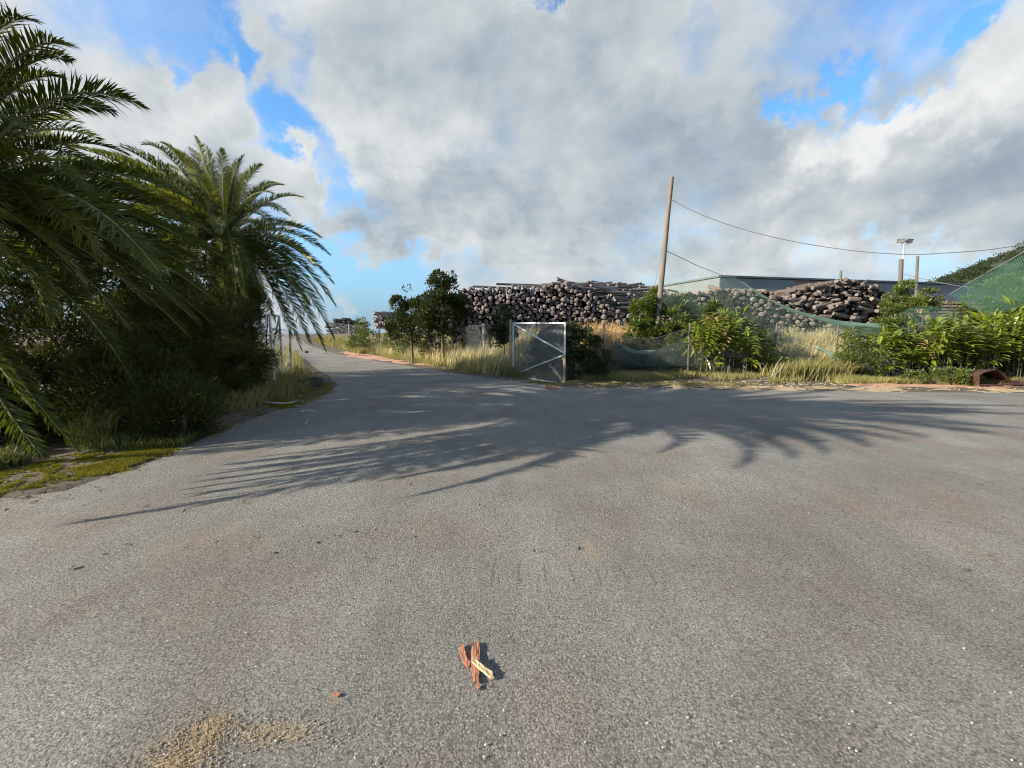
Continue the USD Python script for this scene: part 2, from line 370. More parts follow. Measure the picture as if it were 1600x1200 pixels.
def asphalt_mat():
    n = {'g': ('geometry', {}), 'sx': ('separate_xyz', {}),
         'v': ('voronoi_texture', {'scale': 118.0}), 'v2': ('voronoi_texture', {'scale': 210.0}),
         'big': ('noise_texture', {'scale': 0.55, 'detail': 7.0, 'roughness': 0.6}), 'mid': ('noise_texture', {'scale': 1.9, 'detail': 7.0, 'roughness': 0.65, 'distortion': 0.4}),
         'mm': ('mapping', {'rotation': (0, 0, 0.9), 'scale': (1.5, 0.35, 1.0)}), 'red': ('noise_texture', {'scale': 0.8, 'detail': 6.0, 'roughness': 0.62}), 'rm': ('mapping', {'location': (4.3, 8.8, 0), 'scale': (1.2, 0.9, 1.0)}),
         'sm': ('noise_texture', {'scale': 58.0, 'detail': 5.0, 'roughness': 0.68, 'distortion': 0.6}),
         'rb': ('rgb_ramp', {'ramp': [(0.30, (.205, .198, .175)), (0.5, (.272, .264, .232)), (0.70, (.345, .335, .295))]}),
         'rr': ('rgb_ramp', {'ramp': [(0.46, (0, 0, 0)), (0.68, (1, 1, 1))]}), 'mr': ('mix', {'color2': (.270, .195, .155)}), 'mrf': ('math', {'math_type': 'multiply', 'value2': 0.62}),
         'rd': ('rgb_ramp', {'ramp': [(0.28, (1.08, 1.08, 1.08)), (0.48, (1, 1, 1)), (0.74, (.83, .835, .84))]}), 'md': ('mix', {'mix_type': 'multiply', 'fac': 1.0}),
         'sv': ('separate_color', {'color_type': 'rgb'}), 'cell': ('rgb_ramp', {'ramp': [(0.0, (.40, .40, .41)), (0.3, (.80, .80, .80)), (0.75, (1.10, 1.10, 1.08)), (0.94, (1.28, 1.27, 1.22)), (1.0, (1.55, 1.54, 1.46))]}),
         'mc': ('mix', {'mix_type': 'multiply', 'fac': 0.85}),
         'gap': ('rgb_ramp', {'ramp': [(0.25, (1, 1, 1)), (0.62, (.5, .5, .5))]}), 'mg': ('mix', {'mix_type': 'multiply', 'fac': 0.7}),
         'h1': ('math', {'math_type': 'multiply_add', 'value2': -0.35}), 'h2': ('math', {'math_type': 'multiply_add', 'value2': -0.2}), 'h3': ('math', {'math_type': 'multiply', 'value2': 2.3}),
         'b': ('bump', {'distance': 0.009, 'strength': 1.0}), 'p': ('principled_bsdf', {'roughness': 0.82, 'specular_ior_level': 0.3})}
    l = [('g.position', 'v.vector'), ('g.position', 'v2.vector'), ('g.position', 'big.vector'), ('g.position', 'mm.vector'), ('mm.vector', 'mid.vector'), ('g.position', 'rm.vector'), ('rm.vector', 'red.vector'), ('g.position', 'sm.vector'),
         ('big.fac', 'rb.fac'), ('red.fac', 'rr.fac'), ('rr.color', 'mrf.value1'), ('mrf.value', 'mr.fac'), ('rb.color', 'mr.color1'), ('mid.fac', 'rd.fac'), ('mr.color', 'md.color1'), ('rd.color', 'md.color2'),
         ('v.color', 'sv.color'), ('sv.r', 'cell.fac'), ('md.color', 'mc.color1'), ('cell.color', 'mc.color2'),
         ('v.distance', 'gap.fac'), ('mc.color', 'mg.color1'), ('gap.color', 'mg.color2'),
         ('sm.fac', 'h3.value1'), ('v2.distance', 'h2.value1'), ('h3.value', 'h2.value3'), ('v.distance', 'h1.value1'), ('h2.value', 'h1.value3')]
    # worn tread marks pressed across the surface in a row
    n.update({'mx': ('math', {'math_type': 'multiply_add', 'value2': 1 / 0.17, 'value3': 1.55}), 'mf': ('math', {'math_type': 'pingpong', 'value2': 0.5}), 'ml': ('math', {'math_type': 'less_than', 'value2': 0.045}),
              'wob': ('math', {'math_type': 'multiply_add', 'value2': 0.06}), 'yo': ('math', {'math_type': 'subtract', 'value2': TREAD[1]}), 'yq': ('math', {'math_type': 'multiply'}),
              'xo': ('math', {'math_type': 'subtract', 'value2': TREAD[0]}), 'xq': ('math', {'math_type': 'multiply'}), 'xa': ('math', {'math_type': 'multiply_add', 'value2': -0.08}),
              'yr': ('math', {'math_type': 'absolute'}), 'yl': ('math', {'math_type': 'less_than', 'value2': 0.11}), 'xr': ('math', {'math_type': 'absolute'}), 'xl': ('math', {'math_type': 'less_than', 'value2': 0.62}),
              'm1': ('math', {'math_type': 'multiply'}), 'm2': ('math', {'math_type': 'multiply'}), 'm3': ('math', {'math_type': 'multiply', 'value2': 0.36}), 'mk': ('mix', {'color2': (.05, .048, .045)}), 'hm': ('math', {'math_type': 'multiply_add', 'value2': -0.6})})
    l += [('g.position', 'sx.vector'), ('sx.x', 'xo.value1'), ('xo.value', 'xq.value1'), ('xo.value', 'xq.value2'), ('sx.y', 'xa.value3'), ('xq.value', 'xa.value1'), ('xa.value', 'yo.value1'),
          ('sm.fac', 'wob.value1'), ('sx.x', 'wob.value3'), ('wob.value', 'mx.value1'), ('mx.value', 'mf.value1'), ('mf.value', 'ml.value1'),
          ('yo.value', 'yr.value1'), ('yr.value', 'yl.value1'), ('xo.value', 'xr.value1'), ('xr.value', 'xl.value1'), ('ml.value', 'm1.value1'), ('yl.value', 'm1.value2'), ('m1.value', 'm2.value1'), ('xl.value', 'm2.value2'),
          ('m2.value', 'm3.value1'), ('mg.color', 'mk.color1'), ('m3.value', 'mk.fac'), ('m2.value', 'hm.value1'), ('h1.value', 'hm.value3'), ('hm.value', 'b.height'), ('b.normal', 'p.normal')]
    last = 'mk.color'
    for k, (px, py, sx, sy, amt) in enumerate([(262, 1212, .12, .12, .8), (322, 1150, .075, .09, .62), (430, 1150, .17, .055, .4), (525, 1092, .035, .035, .4), (922, 862, .09, .18, .22), (1060, 760, .25, .3, .14), (330, 850, .5, .4, .10)]):
        c = ground(px, py); a = f's{k}'
        n.update({a + 'o': ('vector_math', {'math_type': 'subtract', 'vector2': tuple(c)}), a + 'd': ('vector_math', {'math_type': 'divide', 'vector2': (sx, sy, 1.0)}), a + 'l': ('vector_math', {'math_type': 'length'}),
                  a + 'n': ('math', {'math_type': 'multiply_add', 'value2': 1.7}), a + 'q': ('math', {'math_type': 'multiply_add', 'value2': 3.4}), a + 'm': ('map_range', {'range_type': 'smoothstep', 'from_min': 2.6, 'from_max': 3.7, 'to_min': amt, 'to_max': 0.0, 'clamp': True}), a + 'x': ('mix', {'color2': (.47, .335, .165)})})
        l += [('g.position', a + 'o.vector1'), (a + 'o.vector', a + 'd.vector1'), (a + 'd.vector', a + 'l.vector1'), ('snd.fac', a + 'n.value1'), (a + 'l.value', a + 'n.value3'), ('sm.fac', a + 'q.value1'), (a + 'n.value', a + 'q.value3'),
              (a + 'q.value', a + 'm.value'), (a + 'm.result', a + 'x.fac'), (last, a + 'x.color1')]
        last = a + 'x.color'
    n['snd'] = ('noise_texture', {'scale': 14.0, 'detail': 6.0, 'roughness': 0.65})
    l += [('g.position', 'snd.vector'), (last, 'p.base_color')]
    mat('asphalt', n, l, 'p.BSDF')


TREAD = ground(900, 900)
asphalt_mat()
rough_mat('soil', (.032, .026, .017), (.085, .066, .042), 5.0, 0.95, 0.02, 30.0, c3=(.05, .052, .022))
rough_mat('red_soil', (.30, .13, .075), (.42, .22, .13), 5.0, 0.95, 0.015, 40.0, c3=(.34, .24, .13))
rough_mat('straw_litter', (.20, .11, .055), (.40, .30, .16), 7.0, 0.95, 0.02, 60.0, c3=(.17, .12, .05))
rough_mat('sand', (.34, .245, .13), (.50, .38, .22), 25.0, 0.95, 0.006, 170.0)
rough_mat('hill_green', (.02, .03, .012), (.04, .05, .02), 0.1, 0.95)
rough_mat('trunk_bark', (.07, .05, .035), (.16, .12, .085), 14.0, 0.9, 0.02, 30.0, stretch=(1, 1, .4))
rough_mat('palm_bark', (.05, .035, .02), (.15, .105, .065), 9.0, 0.95, 0.04, 18.0)
rough_mat('pole_wood', (.095, .078, .06), (.19, .16, .125), 10.0, 0.85, 0.01, 30.0, stretch=(3, 3, .2))
rough_mat('post_concrete', (.22, .21, .175), (.36, .34, .29), 9.0, 0.9, 0.005, 60.0)
rough_mat('post_dark', (.075, .066, .055), (.14, .125, .105), 9.0, 0.9)
rough_mat('gate_paint', (.46, .46, .44), (.60, .60, .575), 20.0, 0.6, 0.002, c3=(.36, .22, .13))
rough_mat('gate_rust', (.26, .12, .06), (.42, .28, .18), 12.0, 0.85, 0.004, 60.0, c3=(.62, .56, .48))
rough_mat('rust_sheet', (.022, .010, .008), (.085, .030, .019), 7.0, 0.85, 0.01, 40.0)
rough_mat('dark_rubber', (.012, .012, .012), (.03, .03, .03), 12.0, 0.8)
rough_mat('cable', (.10, .10, .10), (.16, .16, .16), 5.0, 0.7)
rough_mat('galvanised', (.40, .41, .42), (.55, .56, .57), 8.0, 0.5, metallic=0.3)
rough_mat('lamp_dark', (.04, .04, .045), (.07, .07, .075), 8.0, 0.4)
rough_mat('lamp_glass', (.35, .36, .36), (.5, .5, .5), 8.0, 0.15)
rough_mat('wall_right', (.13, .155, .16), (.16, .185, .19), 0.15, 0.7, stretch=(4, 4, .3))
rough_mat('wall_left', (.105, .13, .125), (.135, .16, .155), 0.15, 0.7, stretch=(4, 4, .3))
rough_mat('roof_trim', (.06, .08, .085), (.09, .11, .115), 0.5, 0.6)
rough_mat('red_paint', (.42, .06, .05), (.52, .10, .08), 2.0, 0.7)
rough_mat('bark_red', (.075, .03, .02), (.34, .145, .08), 75.0, 0.95, 0.006, 170.0, stretch=(1, .14, 1), c3=(.20, .14, .10))
rough_mat('splinter_wood', (.38, .26, .13), (.62, .46, .26), 30.0, 0.75, 0.003, 200.0)
rough_mat('stick_grey', (.25, .22, .18), (.42, .38, .32), 12.0, 0.9)
rough_mat('pale_chip', (.24, .17, .09), (.46, .36, .22), 9.0, 0.85)
rough_mat('stone_pale', (.35, .34, .31), (.55, .53, .48), 30.0, 0.85)
rough_mat('plank_wood', (.24, .17, .11), (.40, .31, .22), 4.0, 0.85, 0.01, 30.0, stretch=(.4, 3, 3))


def log_mats():
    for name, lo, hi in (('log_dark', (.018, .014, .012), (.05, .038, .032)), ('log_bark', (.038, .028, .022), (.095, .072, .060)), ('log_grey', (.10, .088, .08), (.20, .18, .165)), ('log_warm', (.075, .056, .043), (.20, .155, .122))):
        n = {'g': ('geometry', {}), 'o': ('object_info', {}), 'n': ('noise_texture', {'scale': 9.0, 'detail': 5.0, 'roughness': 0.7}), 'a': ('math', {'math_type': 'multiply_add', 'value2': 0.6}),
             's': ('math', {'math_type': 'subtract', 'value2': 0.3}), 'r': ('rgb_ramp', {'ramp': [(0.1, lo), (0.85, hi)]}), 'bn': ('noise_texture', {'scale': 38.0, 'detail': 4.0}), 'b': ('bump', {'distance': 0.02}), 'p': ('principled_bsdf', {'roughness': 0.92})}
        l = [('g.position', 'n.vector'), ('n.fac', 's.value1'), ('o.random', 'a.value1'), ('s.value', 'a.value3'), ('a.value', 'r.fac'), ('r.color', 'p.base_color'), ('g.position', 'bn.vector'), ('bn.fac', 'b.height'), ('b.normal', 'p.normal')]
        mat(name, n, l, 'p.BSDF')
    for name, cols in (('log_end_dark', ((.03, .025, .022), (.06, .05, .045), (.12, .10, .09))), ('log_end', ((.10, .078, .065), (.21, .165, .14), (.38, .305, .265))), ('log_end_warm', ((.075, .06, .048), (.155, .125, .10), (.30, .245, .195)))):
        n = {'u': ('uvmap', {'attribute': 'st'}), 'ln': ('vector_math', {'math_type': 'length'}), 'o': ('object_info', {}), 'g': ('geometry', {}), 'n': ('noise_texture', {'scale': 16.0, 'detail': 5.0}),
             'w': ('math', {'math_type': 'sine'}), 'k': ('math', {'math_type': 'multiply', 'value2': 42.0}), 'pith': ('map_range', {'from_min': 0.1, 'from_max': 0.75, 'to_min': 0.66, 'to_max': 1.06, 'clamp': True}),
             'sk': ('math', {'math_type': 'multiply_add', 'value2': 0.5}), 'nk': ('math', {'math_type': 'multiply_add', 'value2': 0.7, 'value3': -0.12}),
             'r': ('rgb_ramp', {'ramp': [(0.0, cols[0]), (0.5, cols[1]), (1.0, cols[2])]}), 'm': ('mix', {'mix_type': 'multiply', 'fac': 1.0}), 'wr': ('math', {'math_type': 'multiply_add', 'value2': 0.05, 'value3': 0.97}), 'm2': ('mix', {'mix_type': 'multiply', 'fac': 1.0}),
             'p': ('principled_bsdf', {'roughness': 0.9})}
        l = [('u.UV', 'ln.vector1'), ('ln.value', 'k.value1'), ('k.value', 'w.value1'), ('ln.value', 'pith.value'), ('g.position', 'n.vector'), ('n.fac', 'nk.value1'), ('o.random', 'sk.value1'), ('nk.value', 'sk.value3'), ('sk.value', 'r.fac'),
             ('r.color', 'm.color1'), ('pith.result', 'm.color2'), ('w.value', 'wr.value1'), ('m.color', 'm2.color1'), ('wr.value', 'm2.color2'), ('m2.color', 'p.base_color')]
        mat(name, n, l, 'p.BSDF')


log_mats()
leaf_mat('palm_green', [(0.0, (.058, .076, .012)), (0.5, (.118, .146, .022)), (0.85, (.20, .21, .04)), (1.0, (.44, .37, .17))], 0.42, 0.46, 0.28, (1, 1, .35), 1.2)
leaf_mat('palm_light', [(0.0, (.13, .145, .022)), (0.6, (.22, .22, .035)), (1.0, (.38, .32, .08))], 0.42, 0.38, 0.45, (1, 1, .35), 1.2)
leaf_mat('palm_dry', [(0.0, (.10, .07, .035)), (0.6, (.20, .15, .085)), (1.0, (.30, .24, .15))], 0.2, 0.7, 0.3, (1, .9, .6), 1.2)
rough_mat('stem_dark', (.05, .06, .02), (.10, .11, .035), 6.0, 0.7)
rough_mat('rachis_green', (.13, .13, .04), (.24, .21, .09), 6.0, 0.5)
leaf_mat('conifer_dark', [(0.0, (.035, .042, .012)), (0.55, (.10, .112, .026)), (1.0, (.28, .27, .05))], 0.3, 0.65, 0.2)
leaf_mat('leaf_dark', [(0.0, (.028, .040, .012)), (0.55, (.066, .086, .022)), (1.0, (.125, .15, .04))], 0.28, 0.45, 0.45)
leaf_mat('leaf_mid', [(0.0, (.055, .075, .014)), (0.55, (.145, .18, .028)), (1.0, (.30, .32, .065))], 0.3, 0.42, 0.5)
leaf_mat('leaf_bright', [(0.0, (.06, .09, .015)), (0.55, (.14, .18, .025)), (1.0, (.27, .29, .06))], 0.32, 0.4, 0.5)
leaf_mat('leaf_ginger', [(0.0, (.11, .15, .016)), (0.6, (.25, .30, .03)), (0.9, (.40, .43, .07)), (1.0, (.56, .46, .14))], 0.3, 0.38, 0.5, (1, 1, .4), 1.5)
leaf_mat('leaf_thicket', [(0.0, (.028, .028, .017)), (0.6, (.058, .055, .032)), (1.0, (.13, .11, .07))], 0.15, 0.7, 0.2)
leaf_mat('grass_straw', [(0.0, (.30, .27, .12)), (0.5, (.55, .47, .25)), (1.0, (.72, .61, .37))], 0.35, 0.7, 0.25, (1, 1, .8), 0.9)
leaf_mat('grass_gold', [(0.0, (.36, .24, .10)), (0.5, (.56, .38, .17)), (1.0, (.68, .49, .25))], 0.35, 0.7, 0.25, (1, .9, .7), 0.9)
leaf_mat('grass_green', [(0.0, (.085, .105, .025)), (0.5, (.18, .195, .05)), (1.0, (.38, .34, .14))], 0.35, 0.6, 0.3, (1, 1, .6), 1.3)
leaf_mat('grass_mixed', [(0.0, (.14, .14, .04)), (0.40, (.36, .31, .12)), (1.0, (.64, .52, .28))], 0.35, 0.65, 0.3, (1, 1, .7), 1.1)
leaf_mat('moss_green', [(0.0, (.12, .105, .014)), (0.5, (.30, .27, .018)), (0.85, (.48, .42, .025)), (1.0, (.22, .16, .06))], 0.3, 0.8, 0.15, (1, 1, .4), 3.0)
leaf_mat('wood_far', [(0.0, (.018, .030, .012)), (0.55, (.040, .055, .020)), (1.0, (.075, .085, .030))], 0.15, 0.7, 0.2, (1, 1, .6), 0.25)
net_mat('net_green', (.32, .50, .42), 0.11, 0.035)
net_mat('net_teal', (.09, .25, .20), 0.27, 0.055, True)
net_mat('net_bundle', (.26, .38, .31), 0.55, 0.03)
net_mat('net_fold', (.12, .25, .18), 0.30, 0.03)
net_mat('net_grey', (.16, .24, .20), 0.14, 0.05)
net_mat('chain_link', (.36, .38, .37), 0.085, 0.055)
net_mat('gate_mesh', (.34, .37, .355), 0.30, 0.03)

# ---------------------------------------------------------------- terrain, yard and lane
LEFT = [(-30, -4), (-16, 1.6), (-8.5, 3.2)] + [tuple(ground(*p)[:2]) for p in ((0, 782), (90, 770), (200, 738), (270, 706), (400, 652), (470, 628), (520, 612), (526, 600), (512, 587), (488, 573), (478, 562))]
LEFT += [(-19.5, 36.0), (-28.0, 47.0), (-40, 60)]
RIGHT = [(-33.5, 62.5), (-20.5, 41.0)] + [tuple(ground(*p)[:2]) for p in ((520, 554), (565, 560), (640, 573), (700, 582), (760, 590), (810, 597), (870, 604), (905, 606.5), (1000, 607), (1100, 609), (1250, 611), (1400, 613), (1600, 615))] + [(26, 9.0), (60, 4)]
YARD = Polygon(LEFT + RIGHT + [(60, -30), (-30, -30)]).buffer(0)
shapely.prepare(YARD)


def smooth01(t):
    t = np.clip(t, 0, 1)
    return t * t * (3 - 2 * t)


FENCE_LANE = [(0.0, 15.2), (-1.6, 18.2), (-3.2, 21.0), (-5.2, 24.5), (-7.6, 28.5), (-10.4, 32.5), (-14.0, 36.5), (-20, 44)]


def height(x, y):
    """The lay of the land: level yard, the lane climbing away, the log yard on a low bank behind the fences."""
    x, y = np.asarray(x, float), np.asarray(y, float)
    h = 1.7 * smooth01((y - 27) / 34)
    fx = np.interp(y, [p[1] for p in FENCE_LANE], [p[0] for p in FENCE_LANE])
    beyond = np.where(y > 15.2, (x - fx), -1)
    bank = smooth01((beyond - 0.2) / 3.5) * smooth01((y - 15.6) / 3.6)
    return h * (1 - bank) + bank * np.maximum(1.0, h + 0.2)


def build_ground():
    core_x = np.arange(-22, 26.01, 0.25); core_y = np.arange(0, 46.01, 0.25)
    gx = np.r_[-600, -400, -250, -150, -100, -70, -50, -40, -32, -27, -24, core_x, 29, 33, 40, 50, 70, 100, 150, 250, 400, 600]
    gy = np.r_[-300, -150, -80, -40, -20, -10, -5, -2, core_y, 48, 52, 58, 66, 80, 100, 140, 200, 300, 500, 900]
    X, Y = np.meshgrid(gx, gy)
    x, y = X.ravel(), Y.ravel()
    pts = shapely.points(x, y)
    d = shapely.distance(YARD, pts)
    edge = shapely.distance(YARD.exterior, pts)
    rough = (meshkit.fbm(np.stack([x, y, 0 * x], 1) * 1.3, 2, 3) - 0.5) * 0.12 * smooth01(d / 0.8)
    z = height(x, y) + rough - 0.06 * (d <= 0) * smooth01(edge / 0.25) + 0.02 * (d > 0)
    global LAND
    LAND = RegularGridInterpolator((gy, gx), z.reshape(len(gy), len(gx)), bounds_error=False, fill_value=0.0)
    nx, ny = len(gx), len(gy)
    i, j = np.meshgrid(np.arange(ny - 1), np.arange(nx - 1), indexing='ij')
    q = np.stack([i * nx + j, i * nx + j + 1, (i + 1) * nx + j + 1, (i + 1) * nx + j], -1).reshape(-1, 4)
    obj('ground', (np.stack([x, y, z], 1), q), 'soil', smooth=True, kind='structure')


def sheet(poly, step, lift, wobble=0.0, seed=1, thick=0.0, edge_fall=1.0, hole=0.34):
    """A sheet over the land, triangulated inside poly, its edge wandering."""
    b = poly.exterior.segmentize(step) if hasattr(poly.exterior, 'segmentize') else shapely.segmentize(poly.exterior, step)
    bp = np.array(b.coords)[:-1]
    if wobble:
        nn = meshkit.fbm(np.c_[bp * 1.1 / max(wobble, .15) * .25, np.zeros(len(bp))], 4, seed) - 0.5
        mm = meshkit.fbm(np.c_[bp * 1.1 / max(wobble, .15) * .25, np.ones(len(bp)) * 9], 4, seed + 5) - 0.5
        bp = bp + np.c_[nn, mm] * wobble * 2.2
        poly = Polygon(bp).buffer(0)
        if poly.geom_type != 'Polygon':
            poly = max(poly.geoms, key=lambda g: g.area)
        bp = np.array(shapely.segmentize(poly.exterior, step).coords)[:-1]
    x0, y0, x1, y1 = poly.bounds
    gx, gy = np.meshgrid(np.arange(x0, x1, step * 1.4), np.arange(y0, y1, step * 1.4))
    ip = np.c_[gx.ravel(), gy.ravel()] + (np.random.default_rng(seed).random((gx.size, 2)) - 0.5) * step * 0.5
    ip = ip[shapely.contains_xy(poly.buffer(-step * 0.5), ip[:, 0], ip[:, 1])]
    p = np.vstack([bp, ip])
    t = Delaunay(p).simplices
    c = p[t].mean(1)
    t = t[shapely.contains_xy(poly, c[:, 0], c[:, 1])]
    a, b_, c_ = p[t[:, 0]], p[t[:, 1]], p[t[:, 2]]
    flip = np.cross(b_ - a, c_ - a) < 0
    t[flip] = t[flip][:, ::-1]
    z = height(p[:, 0], p[:, 1]) + lift
    if thick:
        ed = shapely.distance(poly.exterior, shapely.points(p[:, 0], p[:, 1]))
        pn = np.c_[p, np.zeros(len(p))]
        n_ = meshkit.fbm(pn * 2.2, 3, seed + 7) * .36 + meshkit.fbm(pn * 9, 3, seed + 8) * .34 + meshkit.fbm(pn * 26, 2, seed + 9) * .30
        z = z + thick * (2.6 * (n_ - hole) - 0.9 * (1 - smooth01(ed / 0.35)) * edge_fall)
    return np.c_[p, z], t


build_ground()


def build_yard():
    near = sheet(YARD, 0.6, 0.012, 0.10, 11)
    v = near[0]
    v[:, 2] += 0.012 * (meshkit.fbm(np.c_[v[:, :2] * 0.8, np.zeros(len(v))], 3, 5) - 0.5)
    obj('asphalt_road', near, 'asphalt', smooth=True, kind='structure')


build_yard()
G2 = lambda px, py: tuple(ground(px, py)[:2])
# verges: moss and litter along the edges of the asphalt, red soil by the lane and at the right
obj('leaf_litter', sheet(Polygon([G2(905, 608), G2(1000, 608.5), G2(1250, 612), G2(1420, 613.5), G2(1640, 616), G2(1640, 604), G2(1450, 602), G2(1250, 603), G2(1100, 602), G2(960, 603)]), 0.10, 0.018, 0.2, 24, 0.03, 1.0, .45), 'straw_litter', smooth=True, kind='stuff', label='dry straw coloured litter along the far edge of the asphalt at right', cat='litter')
obj('red_earth', sheet(Polygon([G2(1310, 603), G2(1370, 606), G2(1520, 608), G2(1650, 610), G2(1650, 600), G2(1530, 599), G2(1400, 599), G2(1320, 599)]), 0.12, 0.030, 0.15, 25, 0.04, 1.0, .42), 'red_soil', smooth=True, kind='structure')
obj('red_earth', sheet(Polygon([G2(525, 553.5), G2(565, 560), G2(610, 567), G2(665, 573), G2(690, 572), G2(640, 563), G2(590, 556), G2(540, 552)]), 0.25, 0.03, 0.4, 26, 0.03), 'red_soil', smooth=True, kind='structure')
obj('soil_verge', sheet(Polygon([G2(150, 706), G2(285, 706), G2(400, 653), G2(470, 629), G2(440, 612), G2(380, 620), G2(300, 660), G2(180, 690)]), 0.12, 0.016, 0.2, 27, 0.03), 'soil', smooth=True, kind='structure')


def sand_grains():
    rng = np.random.default_rng(31)
    m = MB()
    o = np.array([[1, 0, 0], [-1, 0, 0], [0, 1, 0], [0, -1, 0], [0, 0, 1], [0, 0, -1.0]])
    f = np.array([[0, 2, 4], [2, 1, 4], [1, 3, 4], [3, 0, 4], [2, 0, 5], [1, 2, 5], [3, 1, 5], [0, 3, 5]])
    for px, py, sx, sy, n in ((262, 1205, .10, .08, 1100), (320, 1150, .06, .05, 650), (430, 1150, .14, .035, 420)):
        c = ground(px, py)
        for k in range(n):
            p = c[:2] + rng.normal(size=2) * [sx, sy]
            m.add(o * rng.uniform(.0014, .0040) * rng.uniform(.7, 1.3, (6, 1)) + [p[0], p[1], .015], f)
    obj('sand', m, 'sand', kind='stuff', label='pale sand grains spilled on the asphalt in the foreground', cat='sand')


sand_grains()


def grit():
    rng = np.random.default_rng(41)
    m = MB()
    base = trimesh.creation.icosphere(1)
    bv, bf = np.array(base.vertices), np.array(base.faces)
    for k in range(300):
        px, py = rng.uniform(-50, 1650), 640 + 580 * rng.random() ** 0.7
        g = ground(px, py)
        if not YARD.contains(Point(g[0], g[1])):
            continue
        s = rng.uniform(0.002, 0.005)
        v = bv * s * np.array([1, rng.uniform(.6, 1), rng.uniform(.5, .8)]) * (0.8 + 0.4 * rng.random((len(bv), 1)))
        m.add(v + [g[0], g[1], 0.017 + s * 0.3], bf)
    obj('grit', m, 'stone_pale', kind='stuff', label='loose pale grit scattered over the asphalt yard', cat='grit')


grit()


def wood_litter():
    rng = np.random.default_rng(42)
    m = MB()
    for k in range(340):
        r = rng.random()
        if r < 0.75:
            px, py = rng.uniform(905, 1330), rng.normal(604, 2.6)
        elif r < 0.9:
            px, py = rng.uniform(1330, 1640), rng.normal(609, 2.5)
        else:
            px = rng.uniform(640, 800); py = 575 + (px - 640) * 0.13 + rng.normal(0, 1.5)
        g = ground(px, py)
        L, W = rng.uniform(0.03, 0.16), rng.uniform(0.010, 0.03)
        a = rng.uniform(-0.7, 0.7)
        c, s = math.cos(a), math.sin(a)
        z = height(g[0], g[1]) + 0.055 + rng.uniform(0, .02)
        v, f = box([-L / 2, -W / 2, -.006], [L / 2, W / 2, .006])
        v = v + rng.normal(size=v.shape) * 0.003
        v = np.c_[v[:, 0] * c - v[:, 1] * s, v[:, 0] * s + v[:, 1] * c, v[:, 2] + v[:, 0] * rng.normal() * .15] + [g[0], g[1], z]
        m.add(v, f)
    obj('wood_chips', m, 'pale_chip', kind='stuff', label='pale wood chips strewn along the verge', cat='wood chips')


wood_litter()


def leaf_debris():
    rng = np.random.default_rng(44)
    P = []
    for k in range(520):
        if rng.random() < .7:
            px = rng.uniform(-40, 520); py = np.interp(px, [-40, 0, 90, 200, 270, 400, 520], [790, 782, 770, 738, 706, 652, 612]) + rng.normal() * 12 - 6
        else:
            px, py = rng.uniform(60, 1600), rng.uniform(625, 900)
        g = ground(px, py)
        P.append([g[0], g[1], float(height(g[0], g[1])) + .026])
    P = np.array(P); n = len(P)
    P[:, 2] = np.maximum(P[:, 2], LAND(P[:, 1::-1]) + .012)
    a = rng.random(n) * 6.28
    D = np.stack([np.cos(a), np.sin(a), .15 * rng.normal(size=n)], 1)
    L = rng.uniform(.02, .06, n)
    obj('leaf_debris', leaves(P, D, np.array([0, 0, 1.0]) + .4 * rng.normal(size=(n, 3)), L, L * rng.uniform(.15, .5, n)), 'palm_dry', kind='stuff', label='small dry leaf bits strewn along the left edge of the asphalt', cat='litter')


leaf_debris()

